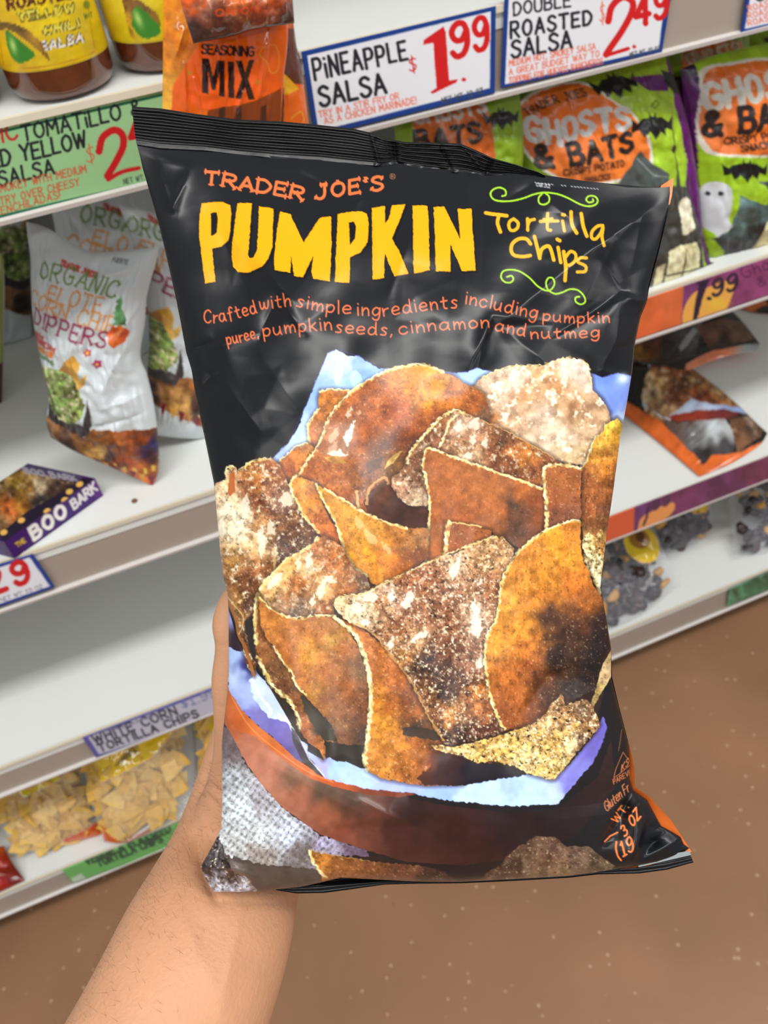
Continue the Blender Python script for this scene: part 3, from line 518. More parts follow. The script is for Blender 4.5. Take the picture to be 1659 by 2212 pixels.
# ================================================================ white chip bags, second shelf left
WH = (212, 220, 224)
def dippers_art(c, A, dim=1.):
    """A maps design coordinates (front bag's own) to canvas"""
    def m(pts): return [tuple(A @ np.array([x, y, 1.])) for x, y in pts]
    k = math.sqrt(abs(np.linalg.det(A[:, :2])))
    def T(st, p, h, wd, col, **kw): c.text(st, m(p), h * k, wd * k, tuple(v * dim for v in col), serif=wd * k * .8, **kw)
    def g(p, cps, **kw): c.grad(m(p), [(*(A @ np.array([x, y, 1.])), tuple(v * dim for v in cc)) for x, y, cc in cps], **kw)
    T('TRADER JOES', [(145, 562), (214, 590)], 9, 2.6, (200, 60, 50)); T('ORGANIC', [(100, 590), (170, 602), (262, 632)], 34, 4, (112, 142, 70), h1=32)
    T('ELOTE', [(124, 634), (236, 660)], 30, 4, (226, 152, 80)); T('CORN CHIP', [(72, 648), (140, 668), (262, 704)], 32, 4, (228, 160, 92)); T('DIPPERS', [(82, 690), (150, 708), (243, 736)], 34, 4.6, (160, 50, 92))
    T('made in a', [(78, 716), (108, 722)], 10, 2.4, (196, 60, 50)); T('TEX-MEX STYLE', [(78, 732), (142, 746)], 12, 2.8, (204, 52, 46)); T('POPPED CORN', [(84, 750), (132, 758)], 9, 3, (230, 140, 70)); T('SEASONED', [(86, 762), (136, 774)], 7, 2.4, (90, 140, 80))
    g([(274, 626), (282, 664), (288, 690), (262, 690), (264, 664)], [(274, 660, (90, 140, 90))], noise=.4, rag=4)
    g([(258, 692), (276, 690), (292, 706), (282, 728), (262, 736), (252, 722), (248, 706)], [(272, 712, (250, 170, 60)), (258, 700, (226, 90, 40)), (286, 716, (220, 76, 40)), (264, 732, (226, 100, 50))], noise=.2, rag=3)
    for x, y, r_, cc in ((210, 744, 9, (186, 50, 50)), (230, 768, 11, (176, 30, 96))):
        p = A @ np.array([x, y, 1.]); c.poly([(p[0] + r_ * k * (1 if i % 2 else .65) * math.cos(i * .628), p[1] + r_ * k * (1 if i % 2 else .65) * math.sin(i * .628)) for i in range(10)], tuple(v * dim for v in cc)); c.ell(p[0], p[1], 3 * k, 3 * k, (240, 190, 60))
    g([(140, 790), (166, 760), (184, 746), (196, 770), (194, 800), (212, 786), (206, 810), (186, 826), (150, 800)], [(180, 760, (206, 156, 60)), (160, 786, (190, 132, 60)), (196, 810, (214, 170, 80))], noise=.2)
    g([(108, 862), (150, 880), (200, 900), (212, 840), (216, 870), (218, 900), (206, 924), (170, 930), (130, 920), (108, 900)], [(120, 900, (50, 44, 46)), (200, 900, (64, 58, 60))], noise=.1)
    g([(94, 790), (112, 780), (140, 782), (176, 790), (190, 820), (204, 850), (204, 872), (180, 896), (150, 900), (122, 884), (104, 860), (94, 824)], [(120, 800, (150, 166, 100)), (150, 830, (124, 146, 70)), (180, 870, (142, 160, 82)), (120, 860, (104, 128, 62)), (180, 820, (130, 150, 80))], noise=.5, cell=12, rag=3, light=.5, spk=.3)
    g([(98, 912), (104, 890), (112, 900), (150, 916), (200, 926), (214, 906), (250, 908), (290, 914), (344, 922), (346, 972), (340, 1050), (300, 1040), (230, 1006), (150, 972), (110, 948)], [(120, 930, (150, 104, 66)), (150, 950, (50, 34, 30)), (190, 940, (176, 122, 70)), (220, 960, (206, 160, 90)), (200, 980, (190, 140, 70)), (260, 930, (170, 96, 40)), (310, 940, (156, 74, 30)), (250, 970, (60, 40, 40)), (280, 990, (150, 70, 40)), (330, 960, (40, 36, 70)), (310, 1010, (206, 110, 40)), (260, 1000, (150, 60, 30)), (320, 1040, (214, 104, 40))], noise=.35, cell=18, rag=2)
    for x, y in ((256, 998), (276, 1006), (296, 1010), (318, 1012), (334, 1008)): p = A @ np.array([x, y, 1.]); c.poly([(p[0] - 4 * k, p[1] - 8 * k), (p[0] + 3 * k, p[1] - 7 * k), (p[0] + 4 * k, p[1] + 6 * k), (p[0] - 3 * k, p[1] + 6 * k)], (214 * dim, 180 * dim, 80 * dim))
    for i in range(9): g([(170 + i * 19, 966 + i * 7), (184 + i * 19, 972 + i * 7), (176 + i * 19, 1000 + i * 6)], [(200, 980, (214, 150, 60) if i % 2 else (120, 40, 50))], noise=.2)
c = Canvas(40, 460, 360, 1060, WH, 1.); dippers_art(c, np.array([[1, 0, 0], [0, 1, 0.]])); c.text('FUERTE', [(250, 560), (282, 566)], 8, 1.8, (110, 114, 120)); c.text('000', [(226, 898), (242, 898)], 6, 1.4, (120, 124, 130))
pouch('chip_bag', [(56, 478), (101, 492), (139, 515), (185, 539), (214, 544), (289, 539), (344, 533)], [(110, 945), (159, 972), (231, 1003), (289, 1031), (330, 1050)],
      [(56, 478), (60, 515), (66, 555), (68, 608), (72, 680), (84, 753), (96, 805), (106, 854), (100, 912), (110, 945)], [(344, 533), (336, 570), (318, 637), (313, 695), (303, 767), (318, 811), (334, 883), (343, 970), (342, 1016), (330, 1050)],
      on_z(np.array(318), np.array(1044), Z2L + .003), lean_n(.30, -.38), .030, c, M_foil, 1.9, label='white corn chip dippers bag standing in front, fully visible', group='white dippers bags', seed=21, wr=.004, back=.25,
      creases=((214, 545, 225, 600, 12, -.006), (130, 520, 200, 580, 10, .004), (300, 570, 230, 590, 8, .003), (318, 637, 268, 720, 12, .004), (240, 860, 330, 840, 8, .003), (230, 900, 330, 880, 7, -.003), (280, 740, 240, 830, 12, .004), (285, 540, 300, 620, 10, -.004)))
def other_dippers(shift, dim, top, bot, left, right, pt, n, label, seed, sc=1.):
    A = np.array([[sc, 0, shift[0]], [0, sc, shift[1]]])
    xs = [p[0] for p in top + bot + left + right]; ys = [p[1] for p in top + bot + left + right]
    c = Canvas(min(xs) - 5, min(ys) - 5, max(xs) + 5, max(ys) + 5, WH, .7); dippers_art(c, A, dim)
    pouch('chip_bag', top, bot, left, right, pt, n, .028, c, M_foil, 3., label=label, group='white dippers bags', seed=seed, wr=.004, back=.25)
other_dippers((176, -64), 1, [(255, 440), (380, 470), (480, 478)], [(318, 938), (380, 945), (470, 950)], [(255, 440), (300, 560), (322, 700), (318, 820), (318, 938)], [(480, 478), (486, 600), (480, 760), (470, 950)],
    on_z(np.array(420), np.array(945), Z2L + .003), lean_n(.12, .1), 'white dippers bag half hidden behind the left edge of the held bag', 22, .95)
other_dippers((60, -150), 1, [(96, 392), (240, 380), (380, 384)], [(130, 800), (240, 810), (380, 800)], [(96, 392), (120, 500), (135, 650), (130, 800)], [(380, 384), (370, 520), (375, 660), (380, 800)],
    on_z(np.array(240), np.array(770), Z2L + .003), lean_n(.12, .15), 'shaded white dippers bag at the back, its top under the green sign', 23, 1.05)
other_dippers((-100, -300), .95, [(-90, 440), (0, 446), (60, 452)], [(-100, 740), (0, 744), (70, 736)], [(-90, 440), (-84, 560), (-96, 640), (-100, 740)], [(60, 452), (62, 540), (66, 640), (70, 736)],  # dim factor darkens this bag's inks, shade painted into the print
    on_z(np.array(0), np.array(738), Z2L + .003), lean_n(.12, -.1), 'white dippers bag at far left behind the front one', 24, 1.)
c = Canvas(-120, 500, 20, 900, WH, .6); c.stroke([(4, 500), (4, 900)], 8, (150, 160, 60)); c.grad([(-120, 780), (20, 780), (20, 900), (-120, 900)], [(0, 840, (90, 40, 30))])
pouch('chip_bag', [(-110, 540), (-50, 540), (6, 548)], [(-110, 880), (-50, 880), (4, 872)], [(-110, 540), (-112, 700), (-110, 880)], [(6, 548), (10, 620), (8, 740), (4, 872)], on_z(np.array(-20), np.array(872), Z2L + .003), lean_n(.2, -.1), .02, c, M_foil, 4,
      label='sliver of a white bag at the left frame edge', group='white dippers bags', seed=25)
# purple box
P1, Q1, A1 = on_z(np.array(205), np.array(1033), Z2L + .026), on_z(np.array(8), np.array(1170), Z2L + .026), on_z(np.array(60), np.array(1001), Z2L + .026)
D1 = A1 + Q1 - P1
bc = Canvas(-260, 960, 250, 1300, (60, 28, 92), 1.2)
px_, py_ = proj(np.array([D1])); dx, dy = float(px_[0]), float(py_[0])
bc.grad([(46, 1012), (180, 1046), (30, 1138), (-60, 1170), (-160, 1130), (-100, 1080)], [(20, 1060, (70, 50, 40)), (60, 1056, (130, 90, 40)), (90, 1052, (160, 140, 110)), (20, 1100, (190, 96, 40)), (50, 1090, (140, 90, 30)), (120, 1060, (60, 40, 34)), (0, 1130, (110, 80, 50)), (90, 1080, (40, 34, 40)), (30, 1055, (170, 140, 40))], noise=.4, cell=12, light=.2)
bc.poly([(60, 1001), (205, 1031), (190, 1040), (150, 1036), (50, 1016), (30, 1010)], (70, 58, 90))
bc.text('BOO BARK', [(56, 1022), (168, 1040)], 15, 3.6, (150, 146, 156), up=(-.5, -.8))
bc.poly([(205, 1033), (8, 1170), (-4, 1156), (60, 1104), (140, 1060), (178, 1032)], (34, 24, 44)); bc.poly([(205, 1033), (178, 1032), (178, 1012), (205, 1020)], (72, 32, 110))
for a, b in ((172, 1046), (150, 1062), (102, 1104), (140, 1080), (46, 1124), (8, 1150)): bc.ell(a, b, 8, 6, (226, 176, 90), -.4)
bc.poly([(208, 1036), (226, 1068), (30, 1206), (6, 1172)], (62, 24, 104)); bc.poly([(205, 1033), (226, 1068), (206, 1078), (196, 1044)], (88, 34, 120))
bc.text('BOO', [(74, 1166), (144, 1112)], 26, 8.5, (240, 238, 232), up=(-.42, -.9), gap=.36); bc.text('BARK', [(160, 1100), (210, 1058)], 19, 5.4, (226, 222, 220), up=(-.42, -.9), gap=.26)
bc.text('THE', [(38, 1182), (56, 1170)], 9, 3, (210, 180, 60)); 
t = empty('chocolate_box', tuple((P1 + Q1) / 2 - np.array([0, 0, .026])), 'purple box of Halloween chocolate bark lying on the white shelf', 'box')
def quad_sheet(name, a, b, c_, d, n1, n2, cvv, m, par):
    u = np.linspace(0, 1, n1)[None, :, None]; v = np.linspace(0, 1, n2)[:, None, None]
    V = (a * (1 - u) + b * u) * (1 - v) + (d * (1 - u) + c_ * u) * v; px, py = proj(V.reshape(-1, 3))
    mesh_obj(name, V.reshape(-1, 3), grid_faces(n2, n1), m, par, False, cvv.sample(px, py))
dn = np.array([0, 0, -.0252])
quad_sheet('box_top', D1, A1, P1, Q1, 150, 90, bc, M_card, t); quad_sheet('box_side', Q1, P1, P1 + dn, Q1 + dn, 130, 24, bc, M_card, t)
M_pur = mat('purple_card', (62, 28, 100), rough=.4)
mesh_obj('box_shell', np.array([A1, P1, Q1, D1, A1 + dn, P1 + dn, Q1 + dn, D1 + dn]) - np.array([0, 0, .0003]), [[0, 1, 5, 4], [2, 3, 7, 6], [3, 0, 4, 7], [4, 5, 6, 7]], M_pur, t)
c0 = on_z(np.array(291), np.array(1083), Z2L + .0005)
lathe('crumb', tuple(c0), [(0, .003), (.0025, .0022), (.0032, .0008), (.003, 0), (0, 0)], 8, mat('brown_crumb', (110, 70, 50)), None, label='tiny brown crumb on the white shelf near the box', cat='crumb')
# ================================================================ green snack bags
GR = (158, 196, 34)
def bat(c, x, y, s, an=0, col=(22, 20, 24)):
    p = [(-1, -.35), (-.72, -.1), (-.45, -.3), (-.18, -.32), (-.14, -.55), (-.06, -.36), (.06, -.36), (.14, -.55), (.18, -.32), (.45, -.3), (.72, -.1), (1, -.35), (.86, .25), (.6, .12), (.5, .42), (.25, .2), (0, .55), (-.25, .2), (-.5, .42), (-.6, .12), (-.86, .25)]
    ca, sa = math.cos(an), math.sin(an); c.poly([(x + s * (a * ca - b * sa), y + s * (a * sa + b * ca)) for a, b in p], col)
def snack_art(c):
    g = c.grad
    g([(860, 60), (1760, 60), (1760, 760), (860, 760)], [(1400, 250, (170, 206, 40)), (1450, 340, (164, 204, 40)), (1580, 420, (160, 200, 36)), (1560, 330, (150, 190, 30)), (1120, 300, (110, 140, 26)), (1300, 170, (150, 180, 40)), (1100, 260, (90, 120, 30))], noise=.08, rag=0)
def ghostbag(name, c, top, bot, left, right, y0, lean, label, seed, yaw=0, T=.026, **kw):
    pouch(name, top, bot, left, right, (0, y0, Z2R), lean_n(lean, yaw), T, c, M_foil, 2.4, label=label, group='green Halloween snack bags', seed=seed, wr=.004, back=.3, **kw)
def PB(*p): a, b = proj(np.array(p)); return list(zip(a.tolist(), b.tolist()))
# bag A (whole badge)
c = Canvas(1080, 140, 1560, 680, GR); snack_art(c); WT = (226, 222, 214); OB = (232, 116, 34)
blob = [(1112, 258), (1120, 228), (1150, 202), (1196, 184), (1236, 180), (1262, 192), (1290, 216), (1330, 244), (1352, 276), (1368, 306), (1374, 332), (1366, 350), (1330, 372), (1260, 388), (1190, 378), (1150, 350), (1124, 310)]
c.poly([((x - 1240) * 1.05 + 1240, (y - 285) * 1.06 + 285) for x, y in blob], (228, 224, 210), sm=True); c.grad(blob, [(1180, 200, (222, 110, 30)), (1240, 290, (238, 118, 34)), (1340, 340, (240, 126, 44)), (1160, 300, (214, 104, 34)), (1240, 360, (234, 130, 60))], sm=True, noise=.08)
c.text('TRADER JOES', [(1130, 250), (1180, 222), (1244, 204)], 16, 3.6, (90, 44, 24)); Ub = (-.1, -1)
c.text('GHOSTS', [(1130, 300), (1190, 308), (1250, 282), (1326, 272)], 50, 12, (206, 204, 204), h1=42, up=Ub, gap=.3)
c.text('& BATS', [(1148, 358), (1240, 346), (1334, 318)], 46, 11, (38, 26, 24), h1=36, up=Ub, gap=.26, wob=.03)
c.text('CRISPY POTATO', [(1196, 374), (1316, 352)], 13, 3.4, (80, 46, 34)); c.text('SNACKS', [(1240, 390), (1288, 380)], 12, 3.4, (110, 66, 46))
bat(c, 1382, 268, 54, -.05); bat(c, 1306, 182, 52, -.2)
c.grad([(1436, 110), (1560, 110), (1560, 640), (1516, 560), (1504, 510), (1482, 450), (1464, 390), (1476, 350), (1458, 280), (1446, 215)], [(1460, 200, (108, 24, 116)), (1490, 400, (96, 16, 104)), (1505, 500, (80, 20, 84)), (1470, 300, (100, 20, 110))], noise=.15, rag=1)
c.poly([(1340, 166), (1420, 160), (1440, 176), (1430, 196), (1380, 194)], (96, 18, 104)); c.poly([(1420, 150), (1452, 160), (1490, 190), (1476, 206), (1446, 200), (1430, 180)], (30, 34, 24))
c.poly([(1300, 392), (1350, 320), (1380, 350), (1420, 372), (1400, 410), (1360, 420), (1300, 420)], (80, 88, 86)); c.stroke([(1345, 336), (1380, 372), (1410, 376)], 3, (140, 150, 140))
c.stroke([(1432, 280), (1436, 330), (1446, 390)], 3, (30, 30, 30)); c.ell(1433, 318, 7, 9, (26, 26, 28)); c.poly([(1440, 370), (1456, 420), (1430, 420)], (60, 64, 60))
c.stroke([(1380, 226), (1390, 214), (1398, 222), (1386, 232), (1382, 222)], 2, (60, 80, 20))
# haunted house window
c.grad([(1380, 390), (1470, 400), (1500, 490), (1520, 600), (1380, 660)], [(1440, 480, (66, 66, 62)), (1500, 560, (60, 60, 56))], rag=0)
for w_ in ([(1444, 440), (1452, 424), (1466, 422), (1478, 430), (1484, 490), (1450, 502)], [(1420, 536), (1440, 524), (1490, 518), (1502, 540), (1506, 590), (1424, 612)], [(1398, 570), (1414, 560), (1420, 612), (1400, 625)]):
    c.grad(w_, [(1450, 550, (240, 234, 190)), (1490, 580, (226, 220, 170)), (1470, 460, (238, 232, 204)), (1480, 530, (232, 226, 176))], noise=.16, cell=14)
c.stroke([(1464, 534), (1463, 606)], 4, (60, 50, 30)); c.stroke([(1426, 590), (1506, 578)], 4, (60, 50, 30))
ghostbag('snack_bag', c, [(1106, 196), (1200, 150), (1330, 130), (1440, 120)], [(1280, 680), (1400, 633), (1540, 585)], [(1106, 196), (1112, 300), (1150, 450), (1220, 600), (1280, 690)], [(1440, 120), (1472, 215), (1492, 300), (1508, 400), (1518, 500), (1540, 592)],
         .668, .22, 'green snack bag with the complete orange ghosts and bats badge', 31, creases=((1440, 170, 1500, 480, 14, -.006),))
# bag B right
c = Canvas(1440, 120, 1800, 640, GR); snack_art(c)
blob = [(1500, 226), (1504, 180), (1520, 150), (1560, 140), (1640, 130), (1720, 150), (1740, 240), (1700, 318), (1640, 326), (1600, 328), (1530, 326), (1510, 310), (1498, 270)]
c.poly([((x - 1610) * 1.05 + 1606, (y - 230) * 1.06 + 230) for x, y in blob], (228, 224, 210), sm=True); c.grad(blob, [(1540, 170, (226, 110, 30)), (1600, 260, (244, 122, 34)), (1640, 310, (240, 120, 40)), (1520, 280, (236, 130, 70))], sm=True, noise=.07)
c.text('GHOSTS', [(1504, 236), (1560, 222), (1640, 206), (1730, 190)], 52, 13, (218, 214, 206), up=(-.04, -1), gap=.3); c.text('& BATS', [(1506, 290), (1600, 276), (1700, 260)], 50, 12, (40, 28, 28), up=(0, -1), gap=.26, wob=.03)
c.text('CRISPY POTATO', [(1544, 308), (1680, 286)], 14, 3.6, (60, 34, 24)); c.text('SNACKS', [(1570, 322), (1636, 310)], 13, 3.6, (60, 34, 24)); bat(c, 1580, 362, 46, -.03)
c.poly([(1506, 440), (1506, 408), (1516, 392), (1530, 388), (1544, 392), (1552, 410), (1553, 470), (1566, 482), (1562, 494), (1552, 494), (1545, 510), (1538, 512), (1530, 500), (1516, 490), (1508, 470)], (216, 220, 226), sm=True)
c.ell(1517, 415, 4, 5, (30, 30, 34)); c.ell(1536, 413, 4, 5, (30, 30, 34))
c.grad([(1568, 414), (1580, 420), (1618, 436), (1640, 420), (1616, 392), (1600, 386), (1640, 384), (1680, 390), (1700, 620), (1500, 640), (1500, 520), (1532, 512), (1552, 496), (1566, 486), (1560, 470)], [(1600, 450, (90, 116, 116)), (1580, 460, (104, 130, 130)), (1620, 500, (40, 38, 40)), (1560, 540, (58, 56, 58)), (1650, 420, (50, 50, 48)), (1560, 590, (50, 70, 70))], noise=.3)
c.grad([(1628, 470), (1664, 460), (1740, 460), (1740, 560), (1602, 562), (1606, 540)], [(1650, 480, (214, 206, 160)), (1630, 540, (190, 176, 124)), (1660, 520, (160, 140, 96))], noise=.25, cell=14)
c.grad([(1520, 512), (1534, 516), (1552, 540), (1560, 566), (1544, 584), (1524, 590)], [(1540, 560, (140, 170, 30))], noise=.2)
c.grad([(1440, 120), (1498, 120), (1500, 170), (1492, 260), (1500, 350), (1506, 420), (1512, 500), (1526, 540), (1530, 600), (1440, 640)], [(1470, 200, (100, 20, 110)), (1490, 400, (88, 14, 98)), (1500, 500, (74, 20, 78)), (1510, 560, (44, 16, 44)), (1480, 130, (40, 16, 50))], noise=.2)
ghostbag('snack_bag', c, [(1470, 150), (1540, 120), (1640, 96), (1740, 80)], [(1526, 589), (1640, 549), (1760, 513)], [(1470, 150), (1482, 260), (1500, 400), (1516, 500), (1526, 596)], [(1740, 80), (1750, 280), (1760, 520)],
         .682, .20, 'green snack bag at far right with a small white ghost', 32)
# bag C behind left
c = Canvas(840, 200, 1140, 560, (128, 160, 30), .7); c.grad([(880, 220), (1038, 200), (1050, 270), (1056, 350), (900, 350)], [(960, 280, (214, 110, 40)), (1020, 300, (196, 96, 36))]); c.text('GHOSTS', [(890, 262), (1040, 234)], 30, 8, (206, 200, 196)); c.text('BATS', [(890, 316), (1020, 292)], 36, 10, (50, 36, 34), up=(0, -1))
bat(c, 1074, 250, 44)
ghostbag('snack_bag', c, [(850, 250), (950, 210), (1120, 180)], PB((.265, .706, .852), (.32, .706, .852), (.385, .706, .852)), [(850, 250), (860, 400), (880, 560)], [(1120, 180), (1130, 340), (1140, 500)], .705, .1, 'green snack bag partly hidden behind top of the held bag', 33, yaw=-.1)
# bag D behind upper
c = Canvas(1300, 40, 1640, 420, (140, 170, 30), .7); c.poly([(1440, 150), (1450, 110), (1500, 90), (1580, 86), (1590, 110), (1570, 136), (1500, 140)], (226, 122, 50), sm=True); c.text('GHOSTS', [(1460, 136), (1580, 112)], 24, 7, (220, 200, 184)); c.poly([(1340, 165), (1430, 160), (1440, 190), (1360, 195)], (100, 20, 110))
bat(c, 1430, 190, 46); c.grad([(1420, 160), (1480, 150), (1480, 240), (1440, 240)], [(1450, 200, (60, 40, 50))], noise=.4)
ghostbag('snack_bag', c, [(1310, 90), (1450, 60), (1620, 30)], PB((.56, .741, .852), (.65, .741, .852), (.76, .741, .852)), [(1310, 90), (1330, 250), (1350, 420)], [(1620, 30), (1620, 200), (1620, 370)], .74, .1, 'green snack bag at the back, orange badge just under the shelf edge', 34, yaw=.05)
c = Canvas(1560, 30, 1800, 380, (150, 186, 34), .6); c.poly([(1630, 80), (1680, 60), (1700, 130), (1650, 140)], (40, 20, 40)); c.poly([(1640, 110), (1700, 90), (1700, 200), (1650, 180)], (90, 20, 90))
ghostbag('snack_bag', c, [(1590, 50), (1680, 30), (1780, 10)], PB((.79, .801, .852), (.85, .801, .852), (.92, .801, .852)), [(1590, 50), (1600, 200), (1600, 380)], [(1780, 10), (1780, 150), (1780, 340)], .80, .1, 'green and purple snack bag in the rear corner at far right', 35)
# ================================================================ flat black chip bags
def flatbag(c, top, bot, left, right, z, label, seed, T=.022, yaw=0, **kw):
    return pouch('tortilla_chip_bag', top, bot, left, right, (0, 0, z), (0, 0, 1), T, c, M_gloss, 2.6, label=label, group='black and orange chip bags lying flat', seed=seed, wr=.003, back=.1, back_col=(226, 104, 40), **kw)
OG = (228, 108, 40)
c = Canvas(1320, 740, 1680, 1060, (20, 20, 24)); g = c.grad
g([(1396, 786), (1420, 778), (1451, 774), (1484, 791), (1540, 830), (1600, 880), (1616, 900), (1560, 902), (1500, 900), (1470, 900), (1440, 930), (1420, 924), (1390, 900), (1382, 870), (1392, 830), (1404, 810)],
  [(1420, 790, (160, 100, 50)), (1460, 810, (140, 70, 30)), (1400, 860, (206, 180, 140)), (1430, 850, (180, 130, 70)), (1450, 870, (100, 50, 30)), (1500, 840, (150, 100, 50)), (1540, 850, (190, 130, 60)), (1510, 880, (150, 70, 40)), (1430, 900, (180, 140, 100)), (1580, 880, (130, 80, 40))], noise=.45, cell=14, light=.3)
g([(1386, 876), (1400, 900), (1430, 922), (1456, 908), (1490, 880), (1530, 890), (1600, 886), (1616, 898), (1560, 902), (1500, 912), (1446, 918), (1440, 926), (1410, 906), (1384, 890)], [(1500, 885, (190, 204, 230)), (1450, 914, (200, 214, 240)), (1600, 892, (150, 170, 220)), (1400, 900, (200, 210, 220))], noise=.1)
c.poly([(1392, 786), (1410, 780), (1406, 800), (1400, 812), (1396, 800)], (190, 200, 224))
g([(1436, 918), (1500, 906), (1560, 900), (1600, 900), (1570, 920), (1520, 925), (1460, 930)], [(1500, 915, (150, 50, 34)), (1560, 908, (110, 40, 40))])
g([(1430, 922), (1460, 932), (1520, 924), (1560, 920), (1590, 950), (1580, 990), (1512, 1010), (1460, 970)], [(1460, 940, (90, 70, 66)), (1500, 960, (120, 120, 120)), (1540, 945, (190, 196, 200)), (1570, 930, (180, 180, 180)), (1560, 980, (70, 66, 70)), (1520, 1000, (40, 36, 38))], noise=.2)
g([(1572, 920), (1620, 900), (1650, 930), (1640, 948), (1590, 985)], [(1600, 940, (120, 80, 54)), (1620, 930, (80, 56, 46))], noise=.3, light=.2)
g([(1310, 840), (1354, 876), (1430, 930), (1516, 1010), (1530, 1004), (1512, 1034), (1300, 900)], [(1400, 930, (226, 108, 44))], rag=0); g([(1516, 1016), (1535, 992), (1562, 990), (1600, 980), (1659, 948), (1670, 970), (1512, 1034)], [(1560, 1000, OG)], rag=0)
flatbag(c, [(1310, 800), (1360, 785), (1400, 778), (1451, 774)], [(1340, 900), (1420, 950), (1512, 1030)], [(1310, 800), (1318, 850), (1340, 900)], [(1451, 774), (1484, 791), (1581, 865), (1655, 936)], Z3R + .006, 'near black chip bag with orange edges lying flat on third shelf', 41) if False else \
flatbag(c, [(1300, 800), (1380, 780), (1451, 774), (1484, 791), (1540, 830), (1600, 880), (1658, 936)], [(1300, 868), (1354, 900), (1430, 960), (1512, 1029)], [(1300, 800), (1298, 836), (1300, 868)], [(1658, 936), (1640, 962), (1580, 1000), (1512, 1029)], Z3R + .004, 'nearer black chip bag with orange edges lying flat on third shelf', 41, T=.018)
c = Canvas(1330, 640, 1680, 830, (24, 20, 22)); g = c.grad
g([(1360, 740), (1450, 700), (1520, 690), (1500, 780), (1440, 790), (1370, 780)], [(1400, 750, (90, 40, 20)), (1380, 758, (170, 120, 30)), (1440, 730, (60, 34, 30)), (1440, 770, (40, 30, 34)), (1480, 750, (110, 110, 114)), (1470, 760, (60, 56, 60))], noise=.3)
g([(1500, 722), (1560, 700), (1600, 700), (1630, 735), (1600, 748), (1530, 765)], [(1540, 740, (110, 70, 54)), (1590, 730, (120, 84, 60)), (1560, 750, (60, 44, 40))], noise=.3)
c.poly([(1494, 724), (1504, 730), (1480, 762), (1468, 770), (1464, 760)], (160, 162, 166)); g([(1480, 792), (1540, 765), (1600, 752), (1645, 742), (1660, 780), (1480, 820)], [(1560, 770, (230, 130, 90)), (1620, 760, (170, 180, 180))], rag=0)
flatbag(c, [(1380, 640), (1480, 640), (1560, 660), (1600, 690), (1641, 742)], [(1330, 760), (1400, 786), (1488, 800)], [(1380, 640), (1350, 700), (1330, 760)], [(1641, 742), (1630, 758), (1560, 772), (1488, 800)], Z3R + .02, 'farther black chip bag with an orange edge, under price strip', 42, T=.016)
c = Canvas(1560, 600, 1760, 720, (30, 26, 26), .6); c.poly([(1560, 655), (1620, 652), (1660, 668), (1600, 680)], (210, 110, 50))
flatbag(c, [(1560, 600), (1660, 600), (1740, 610)], [(1590, 664), (1640, 676), (1720, 680)], [(1560, 600), (1570, 640), (1590, 664)], [(1740, 610), (1740, 650), (1720, 680)], Z3R + .004, 'chip bag corner at far right, behind flat black bags', 43, T=.014)
# ================================================================ clear bags
KEY = (255, 0, 255)
def clearfilm(name):
    m = mat(name, attr=True, rough=.12, spec=.6, coat=.4, coat_rough=.05); nt = m.node_tree; b = nt.nodes['Principled BSDF']
    a = [n for n in nt.nodes if n.bl_idname == 'ShaderNodeVertexColor'][0]; nt.links.new(a.outputs['Alpha'], b.inputs['Alpha']); return m
M_clear = clearfilm('clear_film')
def make_clear(o, a0, tint=(235, 238, 240)):
    at = o.data.color_attributes['Print']; n = len(at.data); c = np.empty(n * 4, np.float32); at.data.foreach_get('color_srgb', c); c = c.reshape(n, 4)
    k = np.clip((c[:, 0] + c[:, 2] - 2 * c[:, 1]) - .9, 0, .6) / .6; k = np.clip(k * 1.2, 0, 1)
    c[:, 3] = 1 - k * (1 - a0); c[:, :3] = c[:, :3] * (1 - k[:, None]) + np.array(tint) / 255 * k[:, None]; at.data.foreach_set('color_srgb', c.ravel())
M_tort = [mat('yellow_corn_chip', (208, 164, 72), rough=.7, noise=.18, nscale=90, bump=.0006, bscale=300), mat('pale_corn_chip', (218, 180, 94), rough=.7, noise=.15, nscale=80, bump=.0006, bscale=300)]
